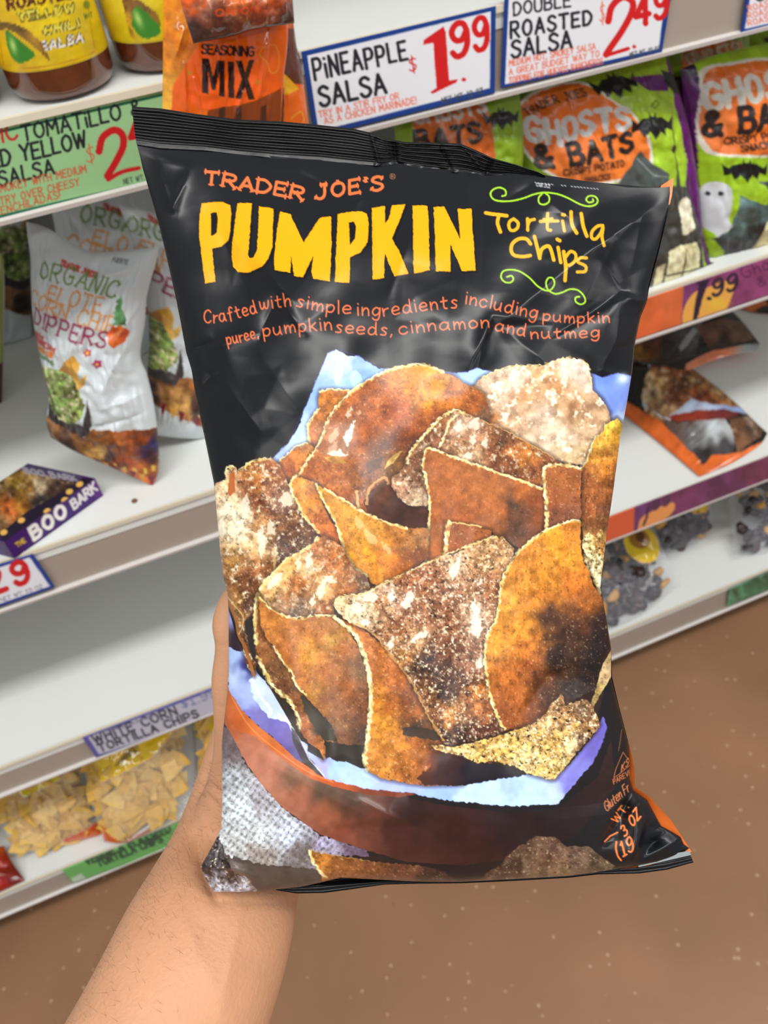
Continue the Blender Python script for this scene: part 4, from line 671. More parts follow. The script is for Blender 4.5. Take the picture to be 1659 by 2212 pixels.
def pile(name, P00, top, bot, left, right, pt, nrm, T, n, kind, mats, parent, seed, size=.022, smin=.13, tmin=.15):
    rr = np.random.default_rng(seed); P = coons(top, bot, left, right, 20, 20, False); nrm = np.asarray(nrm, float); nrm /= np.linalg.norm(nrm); B = on_plane(P[..., 0], P[..., 1], pt, nrm)
    ex = B[10, 19] - B[10, 0]; ex /= np.linalg.norm(ex); ey = np.cross(nrm, ex)
    vs, fs, mi = [], [], []
    for i in range(n):
        s, t = rr.uniform(smin, 1 - smin), rr.uniform(tmin, .93); c = B[int(t * 19), int(s * 19)]; hm = T * (math.sin(math.pi * s) ** .6) * min(1, math.sin(math.pi * t) ** .5)
        c = c + nrm * (hm * rr.uniform(.15, .82)); a = rr.uniform(0, 6.28); tl, tw = rr.normal(0, .42), rr.normal(0, .42)
        u = ex * math.cos(a) + ey * math.sin(a) + nrm * tl; v = -ex * math.sin(a) + ey * math.cos(a) + nrm * tw; u /= np.linalg.norm(u); v /= np.linalg.norm(v); w_ = np.cross(u, v); w_ /= np.linalg.norm(w_)
        b0 = len(vs); sz = size * rr.uniform(.75, 1.2)
        if kind == 'chip':
            k = 9; pts = []
            for j in range(k):
                an = j / k * 6.283; r_ = sz * (1.0 + .32 * math.cos(3 * an)); pts.append((r_ * math.cos(an), r_ * math.sin(an)))
            bend = rr.uniform(-9, 9)
            for dz in (0, .0012):
                vs.append(c + w_ * dz)
                for (x, y) in pts: vs.append(c + u * x + v * y + w_ * (dz + bend * x * x))
            for j in range(k):
                j2 = (j + 1) % k; fs.append([b0, b0 + 1 + j, b0 + 1 + j2]); fs.append([b0 + k + 1, b0 + k + 2 + j2, b0 + k + 2 + j]); fs.append([b0 + 1 + j, b0 + k + 2 + j, b0 + k + 2 + j2, b0 + 1 + j2]); mi += [i % len(mats)] * 3
        else:
            bm = bmesh.new(); bmesh.ops.create_icosphere(bm, subdivisions=2, radius=1); sc = sz * rr.uniform(.6, 1.1, 3); ph = rr.uniform(0, 6, 3)
            for q_ in bm.verts:
                d = q_.co; k_ = 1 + .22 * math.sin(3 * d.x + ph[0]) + .18 * math.sin(4 * d.y + ph[1]) + .15 * math.sin(5 * d.z + ph[2]); vs.append(c + (u * d.x * sc[0] + v * d.y * sc[1] + w_ * d.z * sc[2] * .6) * k_)
            for f_ in bm.faces: fs.append([b0 + q_.index for q_ in f_.verts]); mi.append(i % len(mats))
            bm.free()
    vs = np.array(vs); zf = rest_z(pt)
    if zf: vs[:, 2] = np.maximum(vs[:, 2], zf + .0005)
    o = mesh_obj(name, vs, fs, mats[0], parent, kind == 'lump', kind='stuff')
    for m_ in mats[1:]: o.data.materials.append(m_)
    o.data.polygons.foreach_set('material_index', np.array(mi, np.int32)); return o
def clearbag(name, cv, top, bot, left, right, pt, n, T, label, group, content, nn, kind, mats, seed, size, a0=.12, cat='bag', tint=(235, 238, 240)):
    c_ = np.mean([on_plane(np.array(float(p[0])), np.array(float(p[1])), pt, n) for p in bot], 0)
    t = empty(name, tuple(c_), label, cat, group)
    o = pouch('film', top, bot, left, right, pt, n, T, cv, M_clear, 3., parent=t, cat=None, seed=seed, wr=.005, back=.2, pbot=.35)
    make_clear(o, a0, tint); pile(content, None, top, bot, left, right, pt, n, T, nn, kind, mats, t, seed, size); return t
# tortilla bags
c = Canvas(160, 1520, 460, 1860, KEY); c.poly([(180, 1640), (240, 1600), (350, 1560), (380, 1570), (330, 1625), (300, 1640), (226, 1678), (190, 1662)], (236, 196, 20)); 
for i in range(6): c.stroke([(256 + i * 3, 1640 - i * 4), (308 - i * 2, 1606 - i * 3)], 2.2, (120, 96, 20))
c.poly([(200, 1790), (230, 1770), (262, 1812), (300, 1800), (420, 1740), (440, 1760), (300, 1840), (240, 1840)], (208, 92, 28))
clearbag('tortilla_chip_bag', c, [(160, 1560), (260, 1530), (390, 1494)], [(226, 1818), (258, 1820), (300, 1806), (404, 1742)], [(160, 1560), (178, 1650), (198, 1740), (226, 1818)], [(400, 1490), (416, 1580), (420, 1680), (424, 1736)],
         on_z(np.array(262), np.array(1812), Z4 + .006), lean_n(.75, -.05), .035, 'clear bag of yellow tortilla chips with a yellow top, beside the arm', 'clear tortilla chip bags', 'tortilla_chips', 190, 'chip', M_tort, 51, .0165)
c = Canvas(-20, 1600, 260, 1880, KEY); c.poly([(40, 1680), (120, 1640), (140, 1670), (60, 1710)], (214, 190, 40)); c.poly([(140, 1800), (236, 1760), (250, 1810), (160, 1826)], (208, 92, 28))
clearbag('tortilla_chip_bag', c, [(-10, 1690), (70, 1640), (170, 1610)], [(30, 1842), (80, 1838), (150, 1818), (232, 1802)], [(-10, 1690), (0, 1760), (12, 1800), (30, 1842)], [(170, 1610), (190, 1680), (210, 1750), (232, 1802)],
         on_z(np.array(100), np.array(1830), Z4 + .006), lean_n(.75, .0), .035, 'clear bag of yellow tortilla chips between red bag and its neighbour', 'clear tortilla chip bags', 'tortilla_chips', 160, 'chip', M_tort, 52, .0165)
c = Canvas(400, 1480, 620, 1760, KEY); c.poly([(420, 1560), (500, 1520), (600, 1500), (600, 1560), (430, 1572)], (236, 200, 20))
clearbag('tortilla_chip_bag', c, [(452, 1518), (500, 1500), (600, 1470)], [(480, 1690), (530, 1686), (630, 1646)], [(418, 1530), (422, 1620), (436, 1700)], [(600, 1470), (610, 1560), (620, 1650)],
         on_z(np.array(520), np.array(1690), Z4 + .006), lean_n(.6, .0), .022, 'clear bag of tortilla chips seen between shelf and thumb', 'clear tortilla chip bags', 'tortilla_chips', 120, 'chip', M_tort, 53, .0165)
c = Canvas(-160, 1780, 80, 1980, (132, 20, 16), .6); c.grad([(-160, 1780), (80, 1780), (80, 1980), (-160, 1980)], [(0, 1860, (150, 36, 20)), (40, 1890, (120, 16, 18)), (0, 1900, (150, 20, 16)), (-20, 1850, (190, 120, 30))], noise=.2)
pouch('crisp_bag', [(-150, 1850), (-60, 1830), (8, 1828)], [(-120, 1970), (-40, 1946), (54, 1902)], [(-150, 1850), (-140, 1910), (-120, 1970)], [(8, 1828), (24, 1860), (54, 1902)], on_z(np.array(50), np.array(1900), Z4 + .004), lean_n(1.1), .02, c, M_gloss, 3.,
      label='dark red glossy bag at the far lower left shelf edge', seed=54, wr=.004)
# chocolate bags
M_choc = [mat('dark_chocolate', (46, 28, 28), rough=.35, spec=.5), mat('dark_chocolate_dusty', (74, 56, 58), rough=.6), mat('dark_chocolate_black', (34, 22, 24), rough=.3), mat('candied_orange_bit', (206, 150, 62), rough=.5)]
MC = [M_choc[0], M_choc[1], M_choc[2], M_choc[0], M_choc[2], M_choc[3]]
def chocbag(cv, top, bot, left, right, z, pt, label, seed, n=95, lean=1.05, T=.03):
    return clearbag('chocolate_bag', cv, top, bot, left, right, pt, lean_n(lean, .1), T, label, 'clear bags of chocolate bites', 'chocolate_bites', n, 'lump', MC, seed, .0125, a0=.14, tint=(214, 216, 228))
c = Canvas(1240, 1100, 1500, 1380, KEY); c.ell(1376, 1182, 40, 44, (232, 196, 40), -.6); c.ell(1368, 1172, 22, 22, (160, 110, 30), -.6); c.ell(1370, 1168, 9, 12, (96, 50, 26))
Z4R = Z4 + .015
chocbag(c, [(1250, 1180), (1320, 1140), (1408, 1120)], [(1270, 1372), (1340, 1352), (1400, 1320), (1470, 1262)], [(1250, 1180), (1260, 1280), (1270, 1372)], [(1408, 1120), (1430, 1180), (1450, 1230), (1470, 1262)], Z4R, on_z(np.array(1400), np.array(1315), Z4R + .005), 'clear bag of dark chocolate bites with an oval yellow label', 61)
c = Canvas(1360, 1020, 1560, 1220, KEY); c.poly([(1470, 1110), (1520, 1094), (1512, 1116), (1480, 1122)], (222, 180, 50))
chocbag(c, [(1380, 1080), (1460, 1060), (1530, 1040)], [(1400, 1206), (1440, 1196), (1500, 1176), (1540, 1150)], [(1380, 1080), (1390, 1150), (1400, 1206)], [(1530, 1040), (1536, 1100), (1540, 1150)], Z4R, on_z(np.array(1460), np.array(1190), Z4R + .005), 'clear chocolate bag behind the one with the oval label', 62)
c = Canvas(1560, 960, 1760, 1260, KEY)
chocbag(c, [(1568, 1040), (1640, 1010), (1720, 980)], [(1585, 1208), (1620, 1200), (1659, 1196), (1740, 1160)], [(1568, 1040), (1580, 1120), (1585, 1208)], [(1720, 980), (1736, 1080), (1740, 1160)], Z4R, on_z(np.array(1620), np.array(1200), Z4R + .005), 'clear bag of dark chocolate bites at the far right edge', 63)
# ================================================================ the held bag: artwork
K0 = (19, 20, 25)
bg = Canvas(270, 210, 1520, 1950, K0)
g = bg.grad
# wooden table, cloth and bowl
g([(430, 1560), (1520, 1480), (1520, 1950), (430, 1950)], [(700, 1880, (44, 32, 32)), (1000, 1860, (34, 26, 28)), (1300, 1800, (30, 26, 28)), (1340, 1500, (30, 24, 26)), (520, 1900, (78, 64, 58)), (1150, 1560, (34, 28, 30))], rag=0, noise=.08)
g([(470, 1560), (500, 1580), (530, 1650), (570, 1700), (610, 1745), (690, 1802), (790, 1834), (800, 1850), (700, 1850), (676, 1846), (684, 1880), (560, 1866), (500, 1850), (470, 1840)],
  [(496, 1570, (104, 84, 84)), (490, 1620, (112, 96, 96)), (500, 1680, (176, 174, 180)), (520, 1740, (214, 218, 224)), (560, 1800, (206, 208, 212)), (620, 1800, (196, 196, 210)), (700, 1830, (170, 158, 184)), (560, 1850, (150, 136, 128)), (500, 1830, (190, 186, 186)), (780, 1840, (110, 90, 110)), (560, 1730, (170, 160, 168)), (650, 1850, (120, 108, 106))], rag=4, noise=.16, cell=8, spk=.0)
x_, y_ = np.meshgrid(np.arange(470, 800), np.arange(1560, 1900))  # knitted rows of the cloth
kn = (np.sin(x_ * .34 + .8 * np.sin(y_ * .12)) * np.sin(y_ * .34 + x_ * .10) + .9 * vnoise(340, 330, 3, 77)); 
reg = bg.a[1560 - 210:1900 - 210, 470 - 270:800 - 270]; lum = reg.mean(-1, keepdims=True); mk = np.clip((lum - 88) / 50, 0, 1); reg *= 1 + mk * (np.where(kn > .5, .12, np.where(kn < -.6, -.27, 0)))[..., None]
g([(492, 1862), (560, 1868), (690, 1878), (720, 1900), (700, 1920), (480, 1930), (470, 1890)], [(560, 1890, (82, 68, 62)), (680, 1895, (88, 74, 66)), (500, 1900, (100, 84, 76))], rag=3, noise=.1)
g([(430, 1860), (452, 1840), (470, 1800), (482, 1830), (500, 1880), (540, 1900), (560, 1930), (440, 1935)], [(450, 1870, (60, 50, 52)), (470, 1850, (80, 70, 74)), (470, 1910, (170, 164, 176)), (520, 1916, (180, 172, 186)), (484, 1870, (66, 54, 50)), (500, 1890, (76, 62, 58)), (540, 1905, (120, 104, 96))], noise=.55, cell=7, spk=.9, rag=3)
# bowl body
g([(480, 1480), (500, 1500), (560, 1580), (640, 1650), (700, 1688), (800, 1712), (880, 1722), (960, 1740), (1110, 1756), (1204, 1748), (1290, 1680), (1320, 1600), (1330, 1700), (1250, 1800), (1150, 1850), (1000, 1870), (880, 1862), (782, 1834), (691, 1802), (607, 1742), (565, 1694), (534, 1652), (505, 1596), (484, 1560)],
  [(530, 1620, (186, 116, 92)), (580, 1660, (190, 122, 98)), (640, 1720, (176, 108, 84)), (700, 1760, (166, 96, 70)), (740, 1800, (136, 72, 52)), (790, 1780, (112, 62, 50)), (860, 1800, (70, 36, 32)), (900, 1750, (50, 30, 28)), (1000, 1800, (58, 30, 28)), (1100, 1780, (44, 26, 26)), (1200, 1760, (40, 26, 26)), (500, 1560, (176, 92, 50)), (640, 1680, (146, 104, 84)), (700, 1710, (100, 78, 64)), (760, 1730, (90, 66, 56))], noise=.1, cell=30, rag=1)
g([(488, 1476), (496, 1488), (520, 1532), (556, 1566), (600, 1602), (641, 1640), (695, 1676), (760, 1692), (840, 1704), (900, 1716), (860, 1722), (790, 1716), (715, 1698), (660, 1676), (600, 1632), (550, 1590), (516, 1580), (496, 1560), (482, 1530)],
  [(510, 1530, (196, 100, 50)), (560, 1590, (204, 110, 56)), (640, 1650, (196, 100, 50)), (720, 1686, (188, 84, 40)), (820, 1706, (120, 52, 32)), (500, 1560, (186, 90, 40))], noise=.06, rag=1)
bg.stroke([(500, 1505), (540, 1570), (600, 1622), (660, 1664), (720, 1690)], 3, (236, 150, 92), .5, sm=True)
# paper
LB = (186, 200, 240)
g([(588, 992), (599, 978), (623, 957), (647, 918), (659, 879), (686, 815), (707, 764), (725, 754), (749, 767), (777, 770), (792, 782), (822, 797), (852, 796), (900, 800), (946, 797), (976, 805), (1010, 802), (1031, 794), (1058, 802), (1150, 820), (1278, 806), (1302, 815), (1335, 806), (1362, 811), (1366, 900), (1341, 1060), (700, 1080)],
  [(730, 790, (166, 192, 244)), (740, 780, (214, 226, 248)), (700, 850, (140, 172, 232)), (650, 940, (190, 208, 248)), (600, 985, (170, 190, 246)), (780, 800, (136, 168, 232)), (760, 830, (150, 184, 236)), (960, 812, (138, 160, 224)), (1010, 820, (170, 196, 240)), (1300, 830, (120, 146, 224)), (1340, 850, (128, 150, 226)), (1320, 880, (116, 140, 216)), (1345, 900, (190, 204, 240)), (1335, 960, (150, 170, 226))], noise=.06, rag=2)
bg.stroke([(588, 990), (623, 957), (659, 879), (707, 764), (725, 754), (777, 770), (822, 797)], 1.6, (70, 60, 150), .7); bg.stroke([(946, 797), (976, 805), (1010, 802), (1031, 794), (1058, 802)], 1.6, (70, 60, 150), .7); bg.stroke([(1278, 806), (1302, 815), (1335, 806), (1362, 811)], 1.8, (70, 60, 150), .7); bg.ell(1346, 818, 14, 12, (232, 242, 255), soft=1)
bg.poly([(730, 772), (742, 778), (740, 810), (728, 830), (722, 810)], (226, 238, 250), .8, sm=True); bg.poly([(766, 800), (780, 812), (784, 836), (768, 838), (756, 820)], (206, 226, 250), .6, sm=True)
g([(488, 1300), (498, 1330), (512, 1380), (526, 1408), (500, 1400), (488, 1404)], [(494, 1330, (150, 150, 210)), (500, 1380, (44, 24, 36))], rag=0)
g([(490, 1396), (520, 1408), (530, 1404), (545, 1440), (560, 1458), (580, 1480), (600, 1500), (640, 1560), (660, 1600), (670, 1640), (694, 1668), (640, 1640), (600, 1602), (556, 1566), (520, 1532), (494, 1490)],
  [(505, 1420, (176, 196, 240)), (500, 1460, (196, 212, 248)), (540, 1500, (170, 180, 234)), (580, 1530, (120, 110, 180)), (560, 1480, (196, 206, 240)), (600, 1570, (118, 104, 176)), (640, 1620, (92, 78, 132)), (680, 1660, (60, 50, 60)), (530, 1550, (130, 120, 190)), (534, 1440, (60, 60, 130)), (620, 1600, (110, 90, 160))], noise=.05, rag=2)
g([(538, 1470), (556, 1456), (572, 1480), (600, 1496), (624, 1530), (640, 1560), (650, 1590), (664, 1610), (690, 1634), (704, 1632), (730, 1646), (760, 1642), (800, 1664), (830, 1682), (880, 1692), (996, 1697), (1073, 1682), (1140, 1672), (1200, 1680), (1245, 1634), (1284, 1586), (1296, 1560), (1304, 1546), (1312, 1570), (1304, 1600), (1280, 1650), (1244, 1690), (1206, 1737), (1111, 1742), (1034, 1736), (957, 1728), (880, 1712), (790, 1704), (700, 1680), (672, 1640), (640, 1596), (620, 1560), (580, 1550), (548, 1510)],
  [(556, 1480, (206, 216, 244)), (590, 1520, (196, 206, 242)), (620, 1550, (212, 218, 244)), (640, 1590, (190, 196, 232)), (720, 1660, (166, 194, 244)), (760, 1680, (180, 200, 246)), (700, 1660, (170, 160, 210)), (860, 1700, (170, 180, 240)), (960, 1715, (160, 184, 244)), (1060, 1716, (196, 216, 252)), (1150, 1715, (190, 214, 254)), (1100, 1690, (170, 190, 246)), (1200, 1720, (196, 212, 250)), (1230, 1690, (130, 122, 206)), (1290, 1600, (112, 98, 184)), (1300, 1570, (110, 100, 190)), (1000, 1730, (200, 222, 255))], noise=.05, rag=2)
bg.stroke([(545, 1468), (560, 1500), (582, 1530), (584, 1544)], 6, (232, 238, 252), .9, sm=True, rag=2)
bg.poly([(628, 1560), (646, 1590), (668, 1640), (696, 1676), (684, 1672), (650, 1640), (632, 1600)], (60, 50, 48), .8)
bg.stroke([(600, 1540), (640, 1580), (668, 1640), (700, 1676)], 2, (230, 234, 250), .8)
# dark depths behind the chips
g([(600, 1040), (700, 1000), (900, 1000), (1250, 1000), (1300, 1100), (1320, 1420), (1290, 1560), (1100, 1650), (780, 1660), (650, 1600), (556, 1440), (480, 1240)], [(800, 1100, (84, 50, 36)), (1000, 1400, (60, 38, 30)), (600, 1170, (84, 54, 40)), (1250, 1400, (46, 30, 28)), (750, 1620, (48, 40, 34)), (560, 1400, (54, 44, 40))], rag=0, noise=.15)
EDG = (238, 206, 128)
def chip(poly, cps, edges=(), seed=1, ew=4.5, ecol=EDG, **kw):
    kw.setdefault('noise', .24); kw.setdefault('spk', .38); kw.setdefault('cell', 16)
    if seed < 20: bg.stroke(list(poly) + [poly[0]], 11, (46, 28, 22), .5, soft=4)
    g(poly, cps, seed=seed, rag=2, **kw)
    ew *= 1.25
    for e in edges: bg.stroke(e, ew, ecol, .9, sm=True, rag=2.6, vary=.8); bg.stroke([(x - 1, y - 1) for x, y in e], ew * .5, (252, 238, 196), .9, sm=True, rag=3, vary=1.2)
chip([(692, 844), (722, 841), (755, 844), (731, 885), (701, 933), (686, 969), (671, 978), (665, 921), (676, 900), (689, 882), (688, 860)], [(710, 860, (192, 112, 44)), (680, 920, (186, 108, 48)), (680, 960, (170, 92, 44))], [[(692, 846), (722, 841), (755, 845)], [(689, 882), (676, 902), (665, 921), (668, 950), (674, 976)]], 1, 3.5)
chip([(599, 1004), (640, 966), (665, 957), (686, 969), (668, 1000), (647, 1030), (630, 1045), (605, 1030)], [(640, 990, (192, 108, 46)), (620, 1020, (172, 90, 42)), (670, 975, (190, 120, 60))], [[(605, 995), (640, 966), (664, 956)]], 2, 3)
chip([(1022, 838), (1035, 820), (1049, 812), (1079, 797), (1121, 790), (1151, 790), (1175, 788), (1196, 778), (1227, 773), (1257, 776), (1270, 789), (1278, 818), (1281, 842), (1302, 864), (1317, 891), (1320, 921), (1310, 940), (1290, 970), (1266, 1006), (1218, 1000), (1181, 982), (1136, 957), (1097, 935), (1060, 925), (1048, 900), (1030, 860)],
     [(1060, 830, (200, 166, 140)), (1080, 870, (206, 170, 144)), (1120, 830, (216, 184, 164)), (1160, 800, (204, 160, 112)), (1130, 850, (188, 132, 90)), (1200, 830, (196, 138, 92)), (1230, 800, (232, 204, 186)), (1260, 800, (228, 206, 190)), (1180, 900, (214, 184, 160)), (1240, 880, (188, 136, 96)), (1100, 910, (200, 156, 120)), (1160, 950, (206, 172, 146)), (1220, 940, (220, 190, 164)), (1260, 900, (196, 152, 116)), (1230, 985, (206, 170, 126)), (1060, 900, (176, 112, 66))],
     [[(1040, 818), (1079, 797), (1121, 790), (1175, 788), (1227, 773), (1257, 776), (1272, 795), (1279, 830)]], 3, 2.6, ecol=(214, 176, 96), noise=.2, light=.8, cell=18, spk=.15)
chip([(626, 1041), (647, 1023), (668, 990), (689, 960), (713, 900), (731, 876), (755, 851), (792, 824), (834, 803), (867, 793), (912, 788), (935, 792), (958, 804), (979, 812), (1000, 827), (1025, 838), (1046, 850), (1060, 900), (1030, 950), (985, 900), (940, 940), (900, 975), (876, 1000), (850, 1040), (830, 1072), (795, 1100), (820, 1130), (760, 1100), (700, 1060), (650, 1050)],
     [(880, 820, (204, 128, 42)), (940, 830, (214, 140, 48)), (920, 860, (212, 138, 46)), (980, 850, (186, 104, 40)), (840, 850, (178, 92, 38)), (800, 870, (176, 92, 40)), (860, 890, (176, 84, 36)), (790, 920, (168, 86, 42)), (760, 930, (150, 84, 48)), (890, 930, (146, 72, 36)), (840, 960, (110, 60, 38)), (900, 960, (96, 54, 38)), (1020, 870, (168, 90, 40)), (940, 900, (150, 76, 40)), (720, 960, (160, 96, 60)), (690, 1000, (176, 96, 44)), (720, 1010, (180, 100, 50)), (700, 1040, (184, 100, 42)), (780, 1010, (140, 78, 42)), (800, 1050, (140, 80, 44)), (850, 1000, (136, 90, 50)), (760, 1080, (150, 80, 40)), (1040, 910, (110, 70, 44)), (740, 1030, (150, 84, 40))],
     [[(630, 1038), (647, 1023), (668, 990), (689, 960), (713, 900), (731, 876), (755, 851), (792, 824), (834, 803), (867, 793), (912, 788), (958, 804)]], 4, 5)
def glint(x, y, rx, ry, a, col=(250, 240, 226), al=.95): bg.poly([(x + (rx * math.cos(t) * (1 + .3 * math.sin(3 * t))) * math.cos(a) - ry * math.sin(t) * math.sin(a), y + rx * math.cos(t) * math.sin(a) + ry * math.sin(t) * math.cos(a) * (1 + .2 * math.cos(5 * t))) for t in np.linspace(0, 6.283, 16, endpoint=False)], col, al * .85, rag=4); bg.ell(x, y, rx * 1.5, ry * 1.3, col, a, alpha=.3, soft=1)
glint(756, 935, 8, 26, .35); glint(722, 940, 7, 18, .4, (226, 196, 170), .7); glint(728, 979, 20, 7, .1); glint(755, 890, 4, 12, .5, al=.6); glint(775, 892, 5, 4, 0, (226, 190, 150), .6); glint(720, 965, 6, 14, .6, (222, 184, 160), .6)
g([(846, 985), (870, 972), (850, 1000), (830, 1014), (838, 996)], [(850, 990, (206, 164, 92))], noise=.3); g([(700, 988), (730, 984), (750, 1000), (720, 1004)], [(720, 994, (216, 164, 70))], noise=.3, alpha=.7); g([(790, 1000), (830, 984), (820, 1010), (796, 1024)], [(810, 1005, (74, 44, 36))], noise=.3, alpha=.6)
g([(785, 1085), (800, 1060), (830, 1038), (845, 1045), (862, 1075), (905, 1092), (928, 1094), (928, 1135), (880, 1136), (830, 1124), (795, 1108)], [(820, 1070, (92, 54, 38)), (860, 1110, (72, 40, 34)), (900, 1120, (78, 44, 36)), (800, 1095, (80, 46, 36))], noise=.2)
bg.stroke([(792, 1088), (796, 1060), (812, 1042), (830, 1032), (840, 1044)], 6, (210, 160, 100), .8, sm=True, rag=2); bg.stroke([(770, 1062), (772, 1080), (776, 1102)], 6, (226, 180, 112), .85, rag=2)
chip([(872, 1008), (876, 990), (886, 978), (897, 960), (910, 948), (940, 915), (961, 897), (985, 888), (1004, 892), (1025, 903), (1067, 918), (1103, 936), (1139, 957), (1169, 972), (1196, 990), (1222, 1006), (1180, 1015), (1180, 1070), (1120, 1050), (1031, 1010), (950, 980), (921, 975), (916, 1011), (928, 1092), (900, 1095), (882, 1092), (861, 1075), (845, 1050), (846, 1030), (862, 1022)],
     [(960, 915, (150, 92, 56)), (990, 920, (196, 160, 138)), (940, 950, (120, 74, 48)), (1030, 930, (170, 116, 84)), (1060, 950, (132, 78, 48)), (1090, 950, (96, 58, 40)), (1110, 975, (172, 100, 46)), (1140, 990, (176, 104, 44)), (1070, 985, (122, 68, 40)), (1010, 960, (160, 110, 76)), (1020, 990, (180, 140, 104)), (1150, 1020, (130, 72, 40)), (1190, 1000, (134, 76, 44)), (900, 1000, (130, 82, 56)), (890, 1060, (168, 130, 104)), (870, 1050, (170, 120, 92)), (905, 1080, (190, 160, 130)), (905, 1030, (110, 68, 48)), (1100, 1010, (110, 62, 40))],
     [[(880, 1000), (886, 978), (910, 948), (940, 914), (961, 897), (985, 887), (1004, 893)], [(950, 965), (962, 938), (972, 912), (985, 898)]], 5, 4, noise=.3, cell=12, light=.35, spk=.5)
bg.stroke([(1004, 893), (1067, 918), (1103, 936), (1169, 972), (1200, 992)], 2, (214, 160, 92), .8, rag=2)
for a in ((990, 920, 7, 12, .2), (1026, 916, 12, 13, .3), (1048, 955, 7, 9, .2), (1010, 985, 12, 7, -.3), (1101, 976, 5, 5, 0), (1022, 948, 5, 12, .1)): glint(*a, (236, 220, 204), .8)
chip([(919, 969), (930, 966), (952, 976), (985, 990), (1031, 1005), (1073, 1020), (1115, 1035), (1145, 1047), (1176, 1060), (1180, 1102), (1182, 1145), (1130, 1190), (1091, 1165), (1061, 1150), (1025, 1160), (960, 1205), (922, 1215), (924, 1162), (928, 1087), (919, 1029), (912, 1017)],
     [(950, 1000, (168, 96, 52)), (1000, 1040, (172, 100, 56)), (960, 1080, (174, 100, 56)), (1060, 1060, (170, 98, 52)), (1080, 1100, (184, 104, 56)), (1040, 1100, (170, 96, 54)), (1130, 1060, (176, 96, 46)), (1150, 1080, (150, 80, 46)), (1110, 1090, (96, 68, 54)), (1130, 1110, (116, 76, 58)), (1120, 1140, (92, 62, 50)), (1160, 1120, (150, 84, 50)), (940, 1160, (160, 90, 48)), (1000, 1125, (180, 100, 54)), (1170, 1140, (110, 68, 50))],
     [[(920, 1213), (924, 1162), (928, 1087), (919, 1029), (914, 1008), (919, 972)], [(925, 968), (952, 977), (985, 990), (1031, 1005), (1073, 1020), (1115, 1035), (1145, 1047), (1172, 1056)]], 6, 4.5, noise=.14, spk=.2)
chip([(962, 1130), (976, 1128), (1025, 1137), (1061, 1146), (1062, 1160), (1020, 1180), (970, 1196), (958, 1190)], [(1000, 1150, (150, 88, 56)), (1040, 1150, (164, 92, 52)), (980, 1180, (160, 88, 50))], [[(961, 1198), (965, 1160), (970, 1128)]], 7, 8, noise=.12)
bg.stroke([(976, 1128), (1010, 1133), (1040, 1138)], 3, EDG, .9, rag=1.5)
g([(1290, 1060), (1320, 1020), (1345, 940), (1365, 900), (1365, 1300), (1290, 1300)], [(1320, 1050, (110, 60, 36)), (1320, 1120, (90, 52, 40)), (1310, 1200, (150, 110, 60))], rag=0)
chip([(1257, 1011), (1269, 993), (1284, 951), (1302, 933), (1308, 918), (1332, 904), (1345, 915), (1350, 960), (1340, 1060), (1330, 1150), (1315, 1240), (1296, 1290), (1278, 1240), (1262, 1180), (1254, 1120)],
     [(1320, 920, (222, 180, 70)), (1300, 960, (220, 168, 70)), (1330, 950, (204, 140, 46)), (1290, 1000, (200, 130, 50)), (1310, 1010, (196, 118, 44)), (1330, 1030, (140, 76, 36)), (1275, 1030, (160, 92, 52)), (1290, 1070, (150, 84, 44)), (1320, 1100, (110, 66, 46)), (1270, 1100, (156, 86, 48)), (1290, 1140, (140, 84, 46)), (1290, 1180, (196, 160, 100)), (1275, 1200, (226, 200, 140)), (1300, 1220, (236, 210, 150)), (1310, 1180, (200, 160, 80)), (1290, 1260, (230, 206, 150))], [[(1257, 1011), (1269, 993), (1284, 951), (1302, 933), (1309, 916)]], 8, 3, streak=.12, noise=.22)
g([(1258, 1168), (1270, 1150), (1284, 1160), (1300, 1140), (1310, 1200), (1304, 1270), (1290, 1272), (1276, 1240), (1262, 1215)], [(1270, 1180, (226, 200, 140)), (1290, 1220, (240, 220, 170)), (1300, 1180, (170, 110, 50)), (1295, 1250, (230, 208, 150))], noise=.5, cell=7, spk=.9, rag=3, seed=88)
chip([(1172, 1010), (1180, 1004), (1218, 1003), (1257, 1012), (1256, 1029), (1254, 1060), (1256, 1110), (1250, 1130), (1180, 1145), (1177, 1141), (1180, 1102), (1176, 1041)], [(1210, 1030, (168, 98, 56)), (1240, 1060, (170, 98, 56)), (1200, 1080, (160, 90, 54)), (1230, 1110, (140, 84, 62)), (1195, 1120, (130, 78, 56))], [[(1180, 1138), (1181, 1102), (1176, 1050), (1175, 1020), (1184, 1007), (1216, 1004), (1254, 1013)]], 9, 6, noise=.12)
